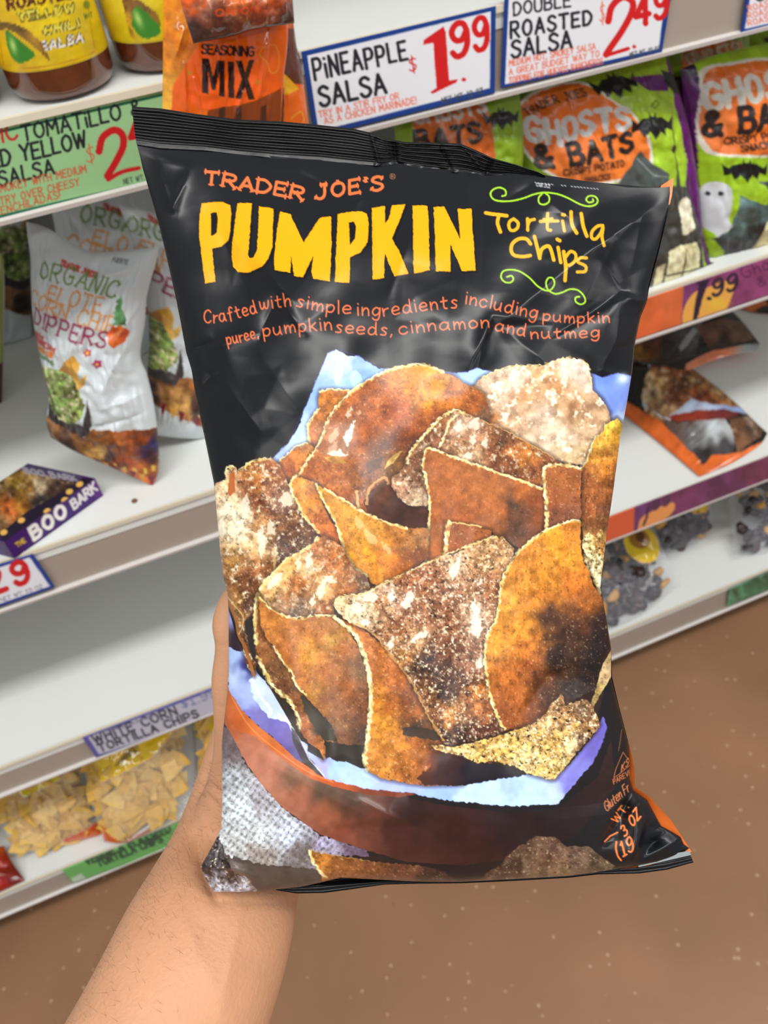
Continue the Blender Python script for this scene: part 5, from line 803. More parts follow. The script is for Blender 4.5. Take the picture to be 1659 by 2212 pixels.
# left cluster
chip([(463, 1044), (487, 1037), (489, 1014), (508, 1008), (517, 1017), (535, 1000), (560, 991), (587, 990), (605, 1005), (623, 1044), (641, 1071), (653, 1102), (689, 1147), (701, 1162), (690, 1182), (620, 1230), (590, 1250), (562, 1290), (556, 1330), (556, 1430), (549, 1460), (535, 1440), (525, 1400), (515, 1350), (495, 1300), (470, 1240)],
     [(475, 1060, (226, 190, 150)), (500, 1080, (232, 196, 156)), (480, 1120, (244, 224, 190)), (520, 1110, (240, 222, 190)), (540, 1060, (150, 84, 44)), (560, 1020, (184, 108, 48)), (590, 1030, (150, 82, 44)), (560, 1090, (120, 66, 40)), (600, 1100, (110, 64, 44)), (570, 1140, (176, 112, 62)), (500, 1150, (232, 206, 166)), (530, 1170, (220, 180, 130)), (560, 1180, (210, 160, 110)), (490, 1190, (196, 146, 96)), (500, 1220, (186, 130, 70)), (560, 1230, (170, 104, 56)), (610, 1170, (90, 58, 44)), (650, 1150, (96, 58, 38)), (620, 1210, (84, 56, 46)), (530, 1250, (120, 70, 42)), (500, 1260, (150, 96, 56)), (560, 1260, (130, 74, 44)), (540, 1300, (92, 56, 40)), (510, 1300, (170, 120, 60)), (530, 1350, (104, 66, 40)), (545, 1400, (110, 62, 32)), (540, 1350, (60, 46, 40)), (640, 1110, (130, 74, 42)), (520, 1340, (160, 100, 50))],
     [[(489, 1050), (488, 1030), (490, 1012), (506, 1008)], [(517, 1018), (545, 998), (587, 990)]], 10, 4, noise=.3, cell=12, light=.45, spk=.6)
bg.poly([(496, 1024), (506, 1018), (508, 1060), (498, 1072), (492, 1066)], (188, 96, 46), .9); bg.stroke([(530, 1020), (560, 1026), (600, 1036)], 3, (220, 160, 90), .7, rag=2)
for a in ((620, 1080, 14, 16, .5), (488, 1098, 8, 14, 0), (478, 1140, 9, 22, 0), (504, 1142, 9, 24, 0), (530, 1090, 8, 22, 0), (524, 1162, 10, 10, 0), (566, 1160, 9, 22, -.2), (566, 1176, 5, 30, 0), (586, 1140, 7, 16, -.3), (594, 1190, 5, 12, 0)): glint(*a, (246, 232, 208), .8)
bg.stroke([(590, 1186), (594, 1210), (593, 1236)], 6, (214, 170, 110), .7, rag=2)
bg.stroke([(494, 1300), (510, 1340), (516, 1372), (530, 1400), (548, 1458)], 7, (170, 104, 50), .9, sm=True); bg.stroke([(492, 1290), (508, 1310), (524, 1330), (524, 1352), (516, 1370)], 2.5, (226, 190, 130), .8, sm=True)
g([(530, 1340), (545, 1330), (552, 1360), (552, 1430), (544, 1420), (534, 1380)], [(544, 1370, (48, 42, 38))], noise=.1, rag=2)
chip([(626, 1041), (638, 1029), (660, 1034), (686, 1044), (695, 1081), (713, 1120), (731, 1150), (742, 1180), (701, 1164), (677, 1141), (659, 1120), (641, 1081), (629, 1059)], [(650, 1050, (206, 130, 50)), (670, 1090, (206, 132, 50)), (690, 1130, (190, 104, 48)), (720, 1160, (176, 90, 44)), (680, 1060, (190, 112, 46))], [[(640, 1028), (628, 1042), (632, 1064), (645, 1090), (660, 1120), (690, 1150)]], 11, 4.5, spk=.3)
chip([(683, 1046), (725, 1072), (768, 1099), (819, 1123), (876, 1142), (924, 1140), (924, 1204), (909, 1216), (867, 1243), (816, 1267), (800, 1256), (792, 1243), (768, 1228), (749, 1201), (737, 1162), (725, 1129), (707, 1096), (689, 1059)],
     [(720, 1090, (200, 134, 50)), (760, 1120, (204, 138, 46)), (740, 1150, (212, 130, 42)), (770, 1180, (222, 146, 42)), (800, 1150, (206, 140, 60)), (790, 1210, (220, 144, 42)), (830, 1190, (206, 122, 40)), (870, 1150, (176, 110, 54)), (850, 1220, (198, 110, 36)), (900, 1200, (130, 68, 34)), (905, 1160, (166, 110, 64)), (800, 1240, (200, 126, 40)), (880, 1230, (160, 84, 34))],
     [[(684, 1046), (692, 1068), (707, 1096), (725, 1129), (737, 1162), (749, 1201), (768, 1228), (792, 1244)], [(700, 1056), (740, 1080), (780, 1104), (830, 1126), (880, 1142)]], 12, 5, noise=.22, spk=.35)
for a in ((776, 1130, 7, 16, -.6), (800, 1160, 9, 22, -.7), (835, 1185, 6, 16, -.7)): glint(*a, (224, 206, 150), .55)
chip([(560, 1278), (570, 1256), (587, 1240), (617, 1210), (640, 1196), (665, 1183), (686, 1162), (701, 1158), (740, 1180), (749, 1201), (768, 1230), (792, 1248), (801, 1269), (780, 1284), (731, 1289), (719, 1302), (722, 1330), (686, 1330), (641, 1336), (599, 1324), (575, 1306), (560, 1290)],
     [(590, 1260, (240, 206, 150)), (580, 1280, (214, 156, 90)), (610, 1230, (220, 160, 90)), (640, 1220, (200, 128, 60)), (665, 1230, (224, 190, 150)), (640, 1260, (184, 104, 46)), (620, 1290, (170, 104, 56)), (600, 1300, (160, 120, 90)), (650, 1300, (130, 88, 60)), (690, 1260, (196, 130, 66)), (700, 1280, (206, 146, 86)), (720, 1220, (170, 96, 48)), (740, 1250, (180, 106, 50)), (780, 1262, (96, 62, 44)), (640, 1315, (120, 96, 82)), (700, 1315, (146, 84, 46)), (750, 1280, (150, 84, 44)), (700, 1190, (176, 104, 60))],
     [[(560, 1280), (572, 1256), (590, 1238), (617, 1211), (640, 1197), (665, 1184), (688, 1162)]], 13, 5, noise=.28, cell=12, light=.3, spk=.5)
for a in ((596, 1250, 14, 8, -.7), (588, 1262, 16, 6, -.7), (668, 1210, 6, 18, .2), (645, 1216, 5, 16, .1), (696, 1270, 9, 24, .3), (712, 1252, 14, 6, .1), (676, 1296, 5, 12, .2)): glint(*a, (250, 236, 206), .85)
# lower-left chip behind
chip([(551, 1290), (558, 1284), (566, 1349), (583, 1385), (603, 1415), (640, 1460), (650, 1484), (719, 1572), (731, 1602), (705, 1628), (698, 1641), (665, 1602), (650, 1581), (641, 1542), (623, 1511), (599, 1493), (581, 1469), (560, 1433), (552, 1391), (549, 1331)],
     [(560, 1340, (160, 94, 44)), (575, 1400, (160, 100, 56)), (600, 1440, (124, 80, 48)), (630, 1480, (120, 74, 44)), (650, 1530, (140, 82, 46)), (660, 1570, (170, 96, 54)), (690, 1620, (176, 104, 60)), (700, 1570, (56, 50, 40))],
     [[(556, 1284), (551, 1331), (553, 1391)], [(556, 1420), (581, 1469), (599, 1492), (623, 1511), (641, 1542), (648, 1575)]], 14, 7, ecol=(216, 184, 110))
bg.poly([(648, 1500), (668, 1510), (690, 1540), (712, 1565), (728, 1600), (700, 1600), (680, 1575), (660, 1540)], (62, 56, 46), .95, rag=2)
bg.poly([(665, 1604), (690, 1620), (700, 1642), (684, 1634), (664, 1622)], (40, 34, 34), .9)
chip([(558, 1288), (575, 1306), (599, 1324), (641, 1337), (686, 1331), (722, 1331), (749, 1355), (771, 1391), (786, 1430), (797, 1469), (797, 1557), (794, 1617), (731, 1611), (719, 1572), (695, 1542), (671, 1515), (641, 1484), (629, 1451), (611, 1430), (593, 1400), (575, 1379), (563, 1349)],
     [(590, 1340, (190, 116, 52)), (640, 1370, (184, 112, 58)), (700, 1370, (176, 104, 58)), (668, 1408, (210, 142, 56)), (670, 1420, (206, 134, 54)), (740, 1400, (178, 104, 58)), (620, 1410, (178, 104, 52)), (700, 1450, (176, 104, 58)), (650, 1460, (176, 104, 52)), (750, 1480, (156, 92, 54)), (780, 1450, (110, 76, 50)), (700, 1510, (146, 86, 46)), (680, 1500, (186, 124, 58)), (750, 1540, (140, 84, 52)), (780, 1540, (112, 66, 44)), (740, 1590, (120, 76, 54)), (716, 1380, (196, 146, 80)), (780, 1590, (70, 52, 44)), (735, 1575, (130, 90, 60))],
     [[(560, 1290), (575, 1306), (599, 1324), (641, 1336), (686, 1330), (722, 1330)], [(590, 1396), (612, 1430), (629, 1451), (640, 1480), (660, 1500)]], 15, 4, noise=.16, spk=.3)
g([(700, 1600), (731, 1606), (794, 1612), (797, 1650), (770, 1640), (735, 1628), (704, 1640)], [(740, 1620, (54, 46, 38)), (780, 1620, (50, 42, 36))], noise=.05, rag=2)
chip([(722, 1331), (740, 1340), (770, 1348), (810, 1380), (850, 1420), (880, 1460), (900, 1500), (930, 1560), (960, 1605), (990, 1620), (1073, 1640), (1000, 1695), (918, 1697), (870, 1690), (824, 1682), (794, 1664), (787, 1640), (793, 1602), (800, 1557), (800, 1481), (794, 1436), (780, 1391), (755, 1358)],
     [(800, 1390, (186, 104, 44)), (830, 1440, (184, 104, 44)), (820, 1500, (206, 128, 46)), (850, 1520, (180, 100, 42)), (880, 1500, (120, 66, 38)), (830, 1570, (214, 138, 44)), (860, 1600, (206, 128, 46)), (820, 1640, (210, 134, 50)), (880, 1650, (184, 110, 52)), (900, 1600, (160, 88, 40)), (900, 1570, (60, 44, 36)), (930, 1670, (150, 84, 52)), (950, 1640, (110, 60, 42)), (780, 1370, (180, 100, 46)), (860, 1470, (170, 92, 40)), (900, 1540, (150, 84, 40))],
     [[(724, 1334), (745, 1350), (770, 1376), (788, 1420), (800, 1470), (800, 1540), (792, 1610), (788, 1640), (794, 1662)]], 16, 8, ecol=(240, 222, 160), noise=.22, spk=.4)
bg.poly([(868, 1572), (900, 1570), (940, 1576), (960, 1600), (940, 1600), (900, 1592), (872, 1588)], (58, 44, 38), .9, rag=2)
g([(930, 1622), (960, 1626), (1010, 1640), (1065, 1650), (1130, 1670), (1127, 1676), (1073, 1684), (996, 1697), (918, 1697), (900, 1680), (930, 1655)], [(960, 1660, (60, 38, 40)), (1030, 1670, (30, 24, 34)), (1100, 1672, (28, 24, 34)), (925, 1640, (110, 64, 44))], noise=.08, rag=2)
chip([(717, 1306), (731, 1289), (780, 1284), (810, 1270), (850, 1250), (880, 1237), (910, 1219), (955, 1204), (1000, 1189), (1031, 1172), (1067, 1159), (1088, 1160), (1094, 1168), (1112, 1186), (1104, 1210), (1092, 1250), (1084, 1300), (1078, 1340), (1060, 1380), (1052, 1410), (1054, 1450), (1066, 1500), (1077, 1560), (1095, 1580), (1060, 1592), (1010, 1602), (975, 1612), (960, 1607), (945, 1580), (925, 1550), (900, 1500), (880, 1460), (850, 1420), (820, 1385), (800, 1362), (770, 1352), (745, 1338), (728, 1320)],
     [(740, 1300, (220, 180, 130)), (780, 1320, (226, 196, 160)), (820, 1300, (170, 110, 66)), (850, 1290, (200, 160, 140)), (880, 1260, (150, 86, 50)), (930, 1240, (150, 90, 58)), (985, 1220, (200, 156, 120)), (960, 1280, (130, 78, 52)), (1040, 1200, (170, 120, 76)), (1080, 1190, (180, 130, 86)), (1060, 1260, (156, 98, 64)), (1020, 1330, (186, 146, 120)), (960, 1340, (136, 80, 50)), (900, 1320, (150, 92, 60)), (860, 1350, (140, 84, 50)), (900, 1380, (180, 130, 90)), (960, 1400, (116, 68, 46)), (1020, 1440, (140, 90, 66)), (910, 1430, (64, 42, 36)), (950, 1450, (76, 44, 34)), (960, 1490, (60, 38, 34)), (1000, 1480, (84, 50, 38)), (870, 1420, (170, 110, 60)), (920, 1500, (130, 80, 44)), (1030, 1500, (190, 112, 50)), (1040, 1550, (150, 86, 44)), (975, 1550, (186, 118, 58)), (950, 1550, (120, 70, 44)), (1000, 1590, (60, 38, 34)), (960, 1590, (70, 44, 36)), (1060, 1580, (90, 52, 40))],
     [[(724, 1300), (738, 1288), (780, 1284), (810, 1270), (880, 1236), (955, 1203), (1031, 1172), (1072, 1158)]], 17, 3, noise=.34, cell=9, light=.42, spk=.95, jit=14)
bg.stroke([(760, 1345), (800, 1364), (850, 1422), (880, 1462), (905, 1505), (930, 1555), (958, 1600)], 4, (206, 150, 80), .7, rag=2.5, sm=True)
for a in ((1030, 1345, 11, 34, 0), (985, 1225, 9, 26, .4), (1024, 1306, 6, 12, 0), (905, 1375, 22, 7, -.5), (886, 1288, 10, 12, 0), (878, 1302, 9, 12, .4), (846, 1286, 6, 12, .2), (800, 1290, 16, 10, -.2), (770, 1316, 14, 10, -.3), (1038, 1430, 8, 14, 0), (845, 1390, 5, 14, .3), (1036, 1260, 5, 7, 0), (790, 1344, 12, 5, .3)): glint(*a, (240, 228, 214), .85)
chip([(1254, 1126), (1227, 1126), (1181, 1144), (1145, 1171), (1115, 1198), (1097, 1225), (1085, 1255), (1079, 1290), (1073, 1337), (1052, 1376), (1046, 1415), (1052, 1466), (1061, 1512), (1091, 1577), (1130, 1572), (1200, 1552), (1240, 1512), (1300, 1480), (1325, 1440), (1325, 1400), (1312, 1330), (1300, 1290), (1281, 1264), (1275, 1240), (1260, 1210), (1254, 1180)],
     [(1200, 1160, (222, 150, 50)), (1230, 1200, (218, 142, 46)), (1150, 1200, (206, 130, 56)), (1240, 1150, (200, 120, 50)), (1120, 1250, (210, 134, 54)), (1180, 1250, (212, 136, 48)), (1240, 1260, (200, 112, 44)), (1100, 1300, (220, 150, 60)), (1150, 1300, (204, 124, 48)), (1120, 1360, (216, 138, 48)), (1080, 1400, (214, 140, 50)), (1140, 1400, (206, 118, 46)), (1270, 1300, (160, 88, 38)), (1190, 1330, (72, 44, 34)), (1220, 1370, (60, 38, 30)), (1250, 1350, (84, 48, 32)), (1300, 1380, (34, 24, 26)), (1200, 1420, (44, 30, 28)), (1280, 1440, (32, 24, 26)), (1100, 1460, (190, 106, 44)), (1140, 1440, (170, 90, 42)), (1160, 1470, (110, 62, 40)), (1120, 1510, (176, 96, 44)), (1180, 1500, (80, 52, 42)), (1110, 1550, (150, 80, 40)), (1160, 1550, (110, 60, 36)), (1240, 1490, (60, 50, 48)), (1180, 1290, (190, 112, 44)), (1310, 1340, (40, 26, 26))],
     [[(1252, 1126), (1227, 1127), (1181, 1145), (1145, 1171), (1115, 1198), (1097, 1226), (1085, 1258), (1079, 1295), (1073, 1337), (1053, 1376), (1047, 1415), (1053, 1466), (1062, 1512), (1075, 1550), (1091, 1575)]], 18, 5, noise=.2, spk=.35, streak=.07, alpha=1)
g([(1300, 1440), (1322, 1400), (1326, 1450), (1310, 1480), (1296, 1500), (1282, 1530), (1292, 1556), (1296, 1566), (1280, 1560), (1272, 1530), (1284, 1500)], [(1310, 1450, (206, 170, 124)), (1290, 1500, (190, 160, 100)), (1288, 1550, (150, 120, 70))], noise=.3, spk=.4)
chip([(931, 1608), (976, 1614), (1031, 1602), (1073, 1590), (1145, 1566), (1181, 1542), (1190, 1520), (1205, 1508), (1214, 1498), (1221, 1524), (1242, 1516), (1269, 1510), (1287, 1540), (1296, 1565), (1284, 1584), (1272, 1596), (1255, 1615), (1242, 1632), (1208, 1672), (1198, 1684), (1189, 1685), (1142, 1672), (1110, 1655), (1066, 1645), (1031, 1648), (995, 1632), (960, 1625), (940, 1620)],
     [(960, 1618, (190, 150, 90)), (1000, 1625, (206, 168, 100)), (1060, 1620, (196, 150, 76)), (1110, 1610, (204, 164, 88)), (1150, 1590, (180, 136, 70)), (1130, 1640, (210, 176, 110)), (1180, 1640, (216, 180, 106)), (1200, 1600, (200, 150, 76)), (1180, 1570, (170, 120, 66)), (1210, 1540, (140, 96, 60)), (1230, 1600, (226, 196, 140)), (1240, 1570, (190, 140, 76)), (1270, 1560, (150, 104, 60)), (1260, 1530, (120, 86, 60)), (1200, 1660, (214, 178, 100)), (1250, 1600, (110, 76, 60))],
     [], 19, noise=.4, cell=8, light=.5, spk=1.1)
for a in ((1186, 1560, 5, 16, .2), (1236, 1610, 6, 20, .3), (1070, 1612, 20, 4, -.2), (1000, 1622, 20, 4, .1)): glint(*a, (240, 222, 176), .7)
# chips lying by the bowl
chip([(668, 1837), (690, 1842), (720, 1848), (760, 1854), (790, 1860), (840, 1864), (920, 1872), (960, 1884), (1000, 1915), (700, 1915), (690, 1885), (676, 1860)], [(700, 1860, (176, 110, 48)), (740, 1870, (150, 90, 48)), (800, 1880, (140, 84, 50)), (860, 1890, (116, 70, 48)), (940, 1895, (70, 46, 38))], [[(669, 1838), (676, 1860), (690, 1882), (704, 1896)]], 20, 5, spk=.4)
bg.stroke([(672, 1837), (720, 1847), (760, 1854), (800, 1860)], 2, (206, 160, 90), .7, rag=2)
chip([(1000, 1910), (1042, 1896), (1060, 1880), (1080, 1869), (1100, 1845), (1119, 1830), (1158, 1807), (1200, 1807), (1227, 1830), (1250, 1828), (1273, 1830), (1300, 1850), (1330, 1872), (1300, 1890), (1200, 1910)], [(1140, 1830, (104, 76, 58)), (1200, 1830, (92, 64, 50)), (1180, 1870, (120, 88, 66)), (1250, 1860, (110, 84, 70)), (1300, 1870, (96, 76, 60)), (1080, 1890, (84, 60, 46)), (1220, 1890, (130, 100, 70))], [], 21, noise=.3, spk=.5, light=.1)
# print at the lower right corner
OT = (240, 128, 66); ot = (196, 112, 70)
for a in ([(1346, 1625), (1330, 1662), (1326, 1680), (1338, 1672), (1352, 1660), (1364, 1650), (1346, 1625)],): bg.stroke(a, 1.5, ot)
bg.stroke([(1343, 1576), (1340, 1600), (1336, 1622)], 1.4, (150, 90, 60)); bg.text('KS', [(1342, 1668), (1357, 1652)], 16, 2.2, ot, up=(.1, -1)); bg.text('PAREVE', [(1326, 1694), (1364, 1672)], 10, 1.8, ot, up=(-.2, -1))
bg.text('Gluten', [(1310, 1754), (1344, 1722)], 20, 2.3, ot, up=(-.3, -1), gap=.2); bg.text('Fr', [(1350, 1718), (1360, 1708)], 20, 2.3, ot, up=(-.3, -1))
bg.text('WT.', [(1332, 1778), (1358, 1744)], 18, 3.4, OT, up=(-.62, -.5)); bg.text('3 OZ', [(1350, 1808), (1384, 1764)], 22, 3.8, OT, up=(-.45, -.9)); bg.stroke([(1306, 1818), (1318, 1806), (1334, 1798)], 3.2, OT); bg.text('(19', [(1336, 1856), (1370, 1836)], 30, 4, OT, up=(-.25, -1))
bg.poly([(1392, 1790), (1500, 1700), (1520, 1950), (1366, 1950), (1364, 1850)], K0)
# richer printing inks over the food picture
_sub = bg.a[750 - 210:]; _l = _sub.mean(-1, keepdims=True)
_sub[:] = np.clip(_l + (_sub - _l) * 1.0, 0, 255); _sub[:] = 255 * (_sub * np.array([1.02, 1.05, 1.05]) / 255).clip(0, 1) ** 1.04
# --- lettering of the upper part
YW = (240, 166, 4); OX, OY, KK = 270, 200, .3797
def f6(p): return [(OX + x * KK, OY + y * KK) for x, y in p]
def f7(p): return [(850 + x * KK, 280 + y * KK) for x, y in p]
L_ = [(f6([(435, 630), (500, 622), (560, 623), (600, 640), (606, 680), (600, 780), (590, 840), (550, 876), (495, 890), (505, 980), (515, 1075), (455, 1087), (440, 960), (421, 820), (424, 700)]), [f6([(489, 690), (500, 684), (520, 684), (526, 720), (520, 795), (505, 808), (490, 812)])]),
      (f6([(640, 628), (722, 628), (718, 700), (705, 870), (700, 925), (710, 942), (730, 936), (750, 900), (757, 800), (762, 645), (845, 660), (842, 760), (838, 880), (815, 945), (778, 992), (700, 1025), (640, 1022), (612, 985), (606, 900), (622, 760)]), []),
      (f6([(882, 676), (940, 690), (1016, 852), (1108, 712), (1172, 703), (1176, 850), (1165, 1075), (1072, 1060), (1060, 1020), (1072, 928), (1014, 1050), (962, 1045), (945, 928), (940, 1025), (850, 1010), (848, 930), (862, 800)]), []),
      (f6([(1210, 690), (1280, 678), (1345, 675), (1378, 690), (1386, 740), (1382, 850), (1340, 910), (1280, 935), (1280, 1010), (1276, 1082), (1195, 1080), (1198, 950), (1206, 800)]), [f6([(1274, 742), (1300, 736), (1312, 760), (1306, 830), (1280, 864)])]),
      (f6([(1405, 655), (1480, 644), (1480, 742), (1498, 722), (1520, 640), (1597, 635), (1565, 720), (1518, 832), (1560, 900), (1614, 1030), (1532, 1046), (1478, 915), (1474, 1055), (1408, 1066), (1406, 850)]), []),
      (f7([(108, 432), (150, 430), (192, 433), (200, 500), (206, 800), (115, 820), (112, 640)]), []),
      (f7([(228, 440), (290, 437), (380, 622), (364, 450), (445, 450), (450, 560), (468, 802), (390, 806), (322, 650), (326, 808), (240, 806), (236, 620)]), [])]
for P_, H_ in L_:
    bg.poly([(x + 4, y + 4) for x, y in P_], (8, 8, 10)); bg.stroke(P_ + [P_[0]], 5, (10, 10, 12)); bg.poly(P_, YW, holes=H_, rag=.8)
    for h_ in H_: bg.stroke(h_, 1.5, (14, 14, 16))
OR_ = (232, 112, 58)
bg.text('TRADER', f6([(452, 520), (545, 528), (640, 548), (740, 562), (830, 574), (920, 592), (1008, 614)]), 27, 6.4, OR_, gap=.22, serif=4.8)
bg.text("JOE'S", f6([(1085, 608), (1160, 594), (1260, 580), (1340, 566), (1465, 552)]), 29, 6.5, OR_, up=(-.02, -1), gap=.3, serif=4.2)
bg.ell(848, 381, 6.5, 6.5, (150, 96, 66)); bg.ell(848, 381, 5, 5, (30, 28, 32)); bg.text('R', [(846, 384), (851, 384)], 6, 1.2, (160, 100, 66))
YT = (238, 170, 30)
bg.stroke(f7([(525, 474), (560, 480), (600, 484), (645, 490)]), 8, YT, sm=True); bg.stroke(f7([(600, 486), (592, 530), (608, 582)]), 8, YT, sm=True)
bg.text('ort', f7([(655, 575), (770, 572), (900, 572)]), 40, 7, YT, up=(.03, -1), gap=.5)
bg.stroke(f7([(835, 522), (880, 520), (935, 520)]), 7, YT)
bg.stroke(f7([(962, 520), (972, 576)]), 7, YT); bg.stroke(f7([(962, 484), (972, 486)]), 8, YT); bg.stroke(f7([(1010, 468), (1016, 540), (1042, 588)]), 8, YT, sm=True); bg.stroke(f7([(1068, 478), (1080, 550), (1100, 606)]), 8, YT, sm=True)
bg.stroke(f7([(1190, 545), (1160, 550), (1130, 580), (1128, 615), (1150, 622), (1178, 590), (1192, 556), (1186, 610), (1198, 660)]), 7, YT, sm=True)
bg.stroke(f7([(780, 650), (755, 622), (712, 622), (676, 650), (670, 690), (690, 716), (740, 722), (778, 716)]), 8, YT, sm=True)
bg.stroke(f7([(802, 608), (818, 670), (832, 732)]), 8, YT, sm=True); bg.stroke(f7([(832, 722), (844, 680), (880, 662), (898, 690), (912, 742)]), 8, YT, sm=True); bg.stroke(f7([(936, 670), (945, 720), (952, 756)]), 7.5, YT, sm=True); bg.stroke(f7([(932, 624), (946, 632)]), 8, YT)
bg.stroke(f7([(968, 694), (980, 780), (976, 858)]), 8, YT, sm=True); bg.stroke(f7([(976, 730), (1006, 694), (1034, 706), (1036, 740), (1008, 768), (982, 770)]), 7, YT, sm=True); bg.stroke(f7([(1098, 730), (1064, 730), (1048, 752), (1092, 776), (1090, 806), (1046, 810)]), 7, YT, sm=True)
LG = (160, 208, 44)
bg.stroke(f7([(618, 378), (638, 372), (636, 345), (606, 330), (572, 338), (552, 362), (564, 392), (600, 406), (670, 406), (740, 390), (800, 368), (860, 358), (930, 366), (990, 388), (1060, 424), (1110, 436), (1150, 426), (1162, 402), (1145, 380), (1112, 378), (1096, 398), (1112, 414), (1136, 408), (1134, 396)]), 4, LG, sm=True)
bg.stroke(f7([(846, 364), (826, 388), (830, 418), (858, 426), (884, 410), (884, 380), (864, 362)]), 4, LG, sm=True)
bg.stroke(f7([(645, 838), (672, 832), (682, 852), (664, 870), (632, 866), (612, 840), (622, 808), (660, 797), (716, 806), (772, 842), (820, 890), (868, 916), (898, 908), (916, 876), (906, 846), (882, 844), (868, 872), (880, 912), (920, 934), (960, 926), (1004, 908), (1050, 914), (1084, 948), (1090, 980), (1066, 994), (1038, 980), (1036, 956), (1058, 950)]), 4, LG, sm=True)
CR = (226, 108, 62)
for st, p, h in (('Crafted', [(441, 697), (470, 697), (510, 688), (555, 675)], 27), ('with', [(562, 668), (600, 664), (628, 660)], 27), ('simple', [(640, 662), (690, 672), (722, 676), (757, 678)], 27), ('ingredients', [(772, 681), (830, 683), (900, 673), (988, 664)], 27), ('including', [(1005, 656), (1050, 664), (1100, 676), (1158, 688)], 27), ('pumpkin', [(1173, 692), (1240, 698), (1316, 696)], 23),
                 ('puree,', [(492, 745), (525, 738), (558, 728)], 24), ('pumpkin', [(570, 727), (640, 717), (716, 712)], 27), ('seeds,', [(725, 718), (780, 722), (846, 724)], 26), ('cinnamon', [(863, 722), (950, 713), (1056, 707)], 26), ('and', [(1069, 714), (1100, 720), (1133, 726)], 26), ('nutmeg', [(1147, 732), (1220, 730), (1294, 728)], 23)):
    bg.text(st, p, h, 3.3, CR, gap=.26, wob=.02, seed=len(st))
for i, x in enumerate(range(1156, 1292, 7)): bg.stroke([(x, 394 + i * .7), (x + 4, 396 + i * .7)], 1.6, (190, 190, 190) if i not in (6, 7, 10) else K0)
bg.text('08:32', [(1158, 402), (1188, 406)], 7, 1.4, (200, 200, 200))
# ---------------------------------------------------------------- shape of the bag
D0 = .335
M_film = mat('printed_metallised_film', attr=True, rough=.3, spec=.38, bump=.00018, bscale=70)
M_film.node_tree.nodes['Principled BSDF'].inputs['Sheen Weight'].default_value = 0
M_black = mat('black_sealed_film', (13, 13, 15), rough=.33, spec=.4, bump=.0002, bscale=180)
M_orange = mat('orange_film', (240, 120, 50), rough=.35)
M_silver = mat('silver_film_stripe', (150, 158, 160), rough=.3, metal=.3)
CR_ = [(342, 345, 372, 450, 16, .0028), (345, 350, 410, 362, 9, .0018), (410, 365, 372, 452, 9, .0020), (302, 330, 345, 352, 7, -.002), (520, 335, 640, 372, 16, .0016), (640, 370, 700, 400, 9, -.0012), (655, 345, 840, 395, 14, .0016),
       (560, 560, 640, 660, 26, .0022), (600, 640, 560, 730, 22, -.0022), (610, 655, 660, 720, 14, .0020), (470, 500, 540, 640, 30, -.0016), (800, 370, 760, 470, 26, .0014), (900, 480, 840, 640, 30, .0014),
       (1160, 390, 1100, 430, 16, -.0018), (1150, 400, 1230, 470, 14, .0016), (1450, 420, 1250, 560, 34, .0034), (1250, 560, 1080, 700, 30, .0022), (1350, 640, 1398, 652, 7, .0026), (1350, 640, 1300, 560, 16, -.0018), (1350, 640, 1200, 720, 20, -.0022), (1400, 660, 1350, 740, 12, .0018),
       (1060, 690, 1030, 790, 16, .0026), (1075, 700, 1200, 800, 22, .0014), (1310, 480, 1340, 530, 10, -.0007), (1350, 700, 1300, 800, 20, .0016), (1346, 818, 1300, 800, 9, .0012),
       (390, 760, 430, 840, 9, .0030), (402, 760, 460, 740, 11, -.0024), (430, 760, 560, 720, 16, .0016), (470, 800, 560, 930, 28, .0020), (420, 850, 470, 800, 9, -.0018), (560, 760, 640, 880, 40, .0012),
       (1110, 1550, 1175, 1455, 15, .0034), (1175, 1452, 1255, 1444, 10, .0030), (1255, 1444, 1320, 1462, 10, .0018), (1120, 1500, 1170, 1450, 9, -.0030), (1235, 1480, 1190, 1560, 16, .0026), (1175, 1462, 1240, 1478, 8, .0022), (1330, 1462, 1296, 1510, 8, -.0042), (1296, 1510, 1302, 1560, 8, -.0036), (1330, 1480, 1330, 1560, 12, .0024),
       (1372, 1700, 1316, 1800, 7, -.0040), (1316, 1800, 1300, 1830, 7, -.0024), (1385, 1730, 1336, 1800, 7, .0030), (1402, 1726, 1372, 1850, 10, .0036), (1372, 1850, 1366, 1880, 8, .0020), (1402, 1726, 1468, 1810, 12, .0030), (1440, 1790, 1380, 1860, 10, -.0030), (1470, 1815, 1400, 1850, 8, .0028), (1440, 1850, 1380, 1870, 7, -.0024),
       (478, 1240, 520, 1330, 10, .0024), (500, 1320, 530, 1420, 9, -.0018), (480, 1800, 476, 1880, 8, -.0036), (470, 1810, 452, 1890, 9, .0024), (490, 1870, 560, 1900, 10, .0024), (500, 1890, 480, 1926, 9, -.0022), (780, 1730, 860, 1770, 16, .0022), (560, 1640, 800, 1770, 34, .0018), (640, 1890, 760, 1880, 12, .0014)]
def pyramid(px, py, poly, apex, H):
    out = np.zeros(px.shape); ax, ay = apex; xs = [p[0] for p in poly]; ys = [p[1] for p in poly]
    sel = (px > min(xs)) & (px < max(xs)) & (py > min(ys)) & (py < max(ys)); X, Y = px[sel], py[sel]; o = np.zeros(X.shape)
    for i in range(len(poly)):
        (x1, y1), (x2, y2) = poly[i - 1], poly[i]; det = (x1 - ax) * (y2 - ay) - (x2 - ax) * (y1 - ay)
        if abs(det) < 1: continue
        a = ((X - ax) * (y2 - ay) - (x2 - ax) * (Y - ay)) / det; b = ((x1 - ax) * (Y - ay) - (X - ax) * (y1 - ay)) / det
        m = (a >= 0) & (b >= 0) & (a + b <= 1); o = np.where(m, H * (1 - a - b), o)
    out[sel] = o; return out
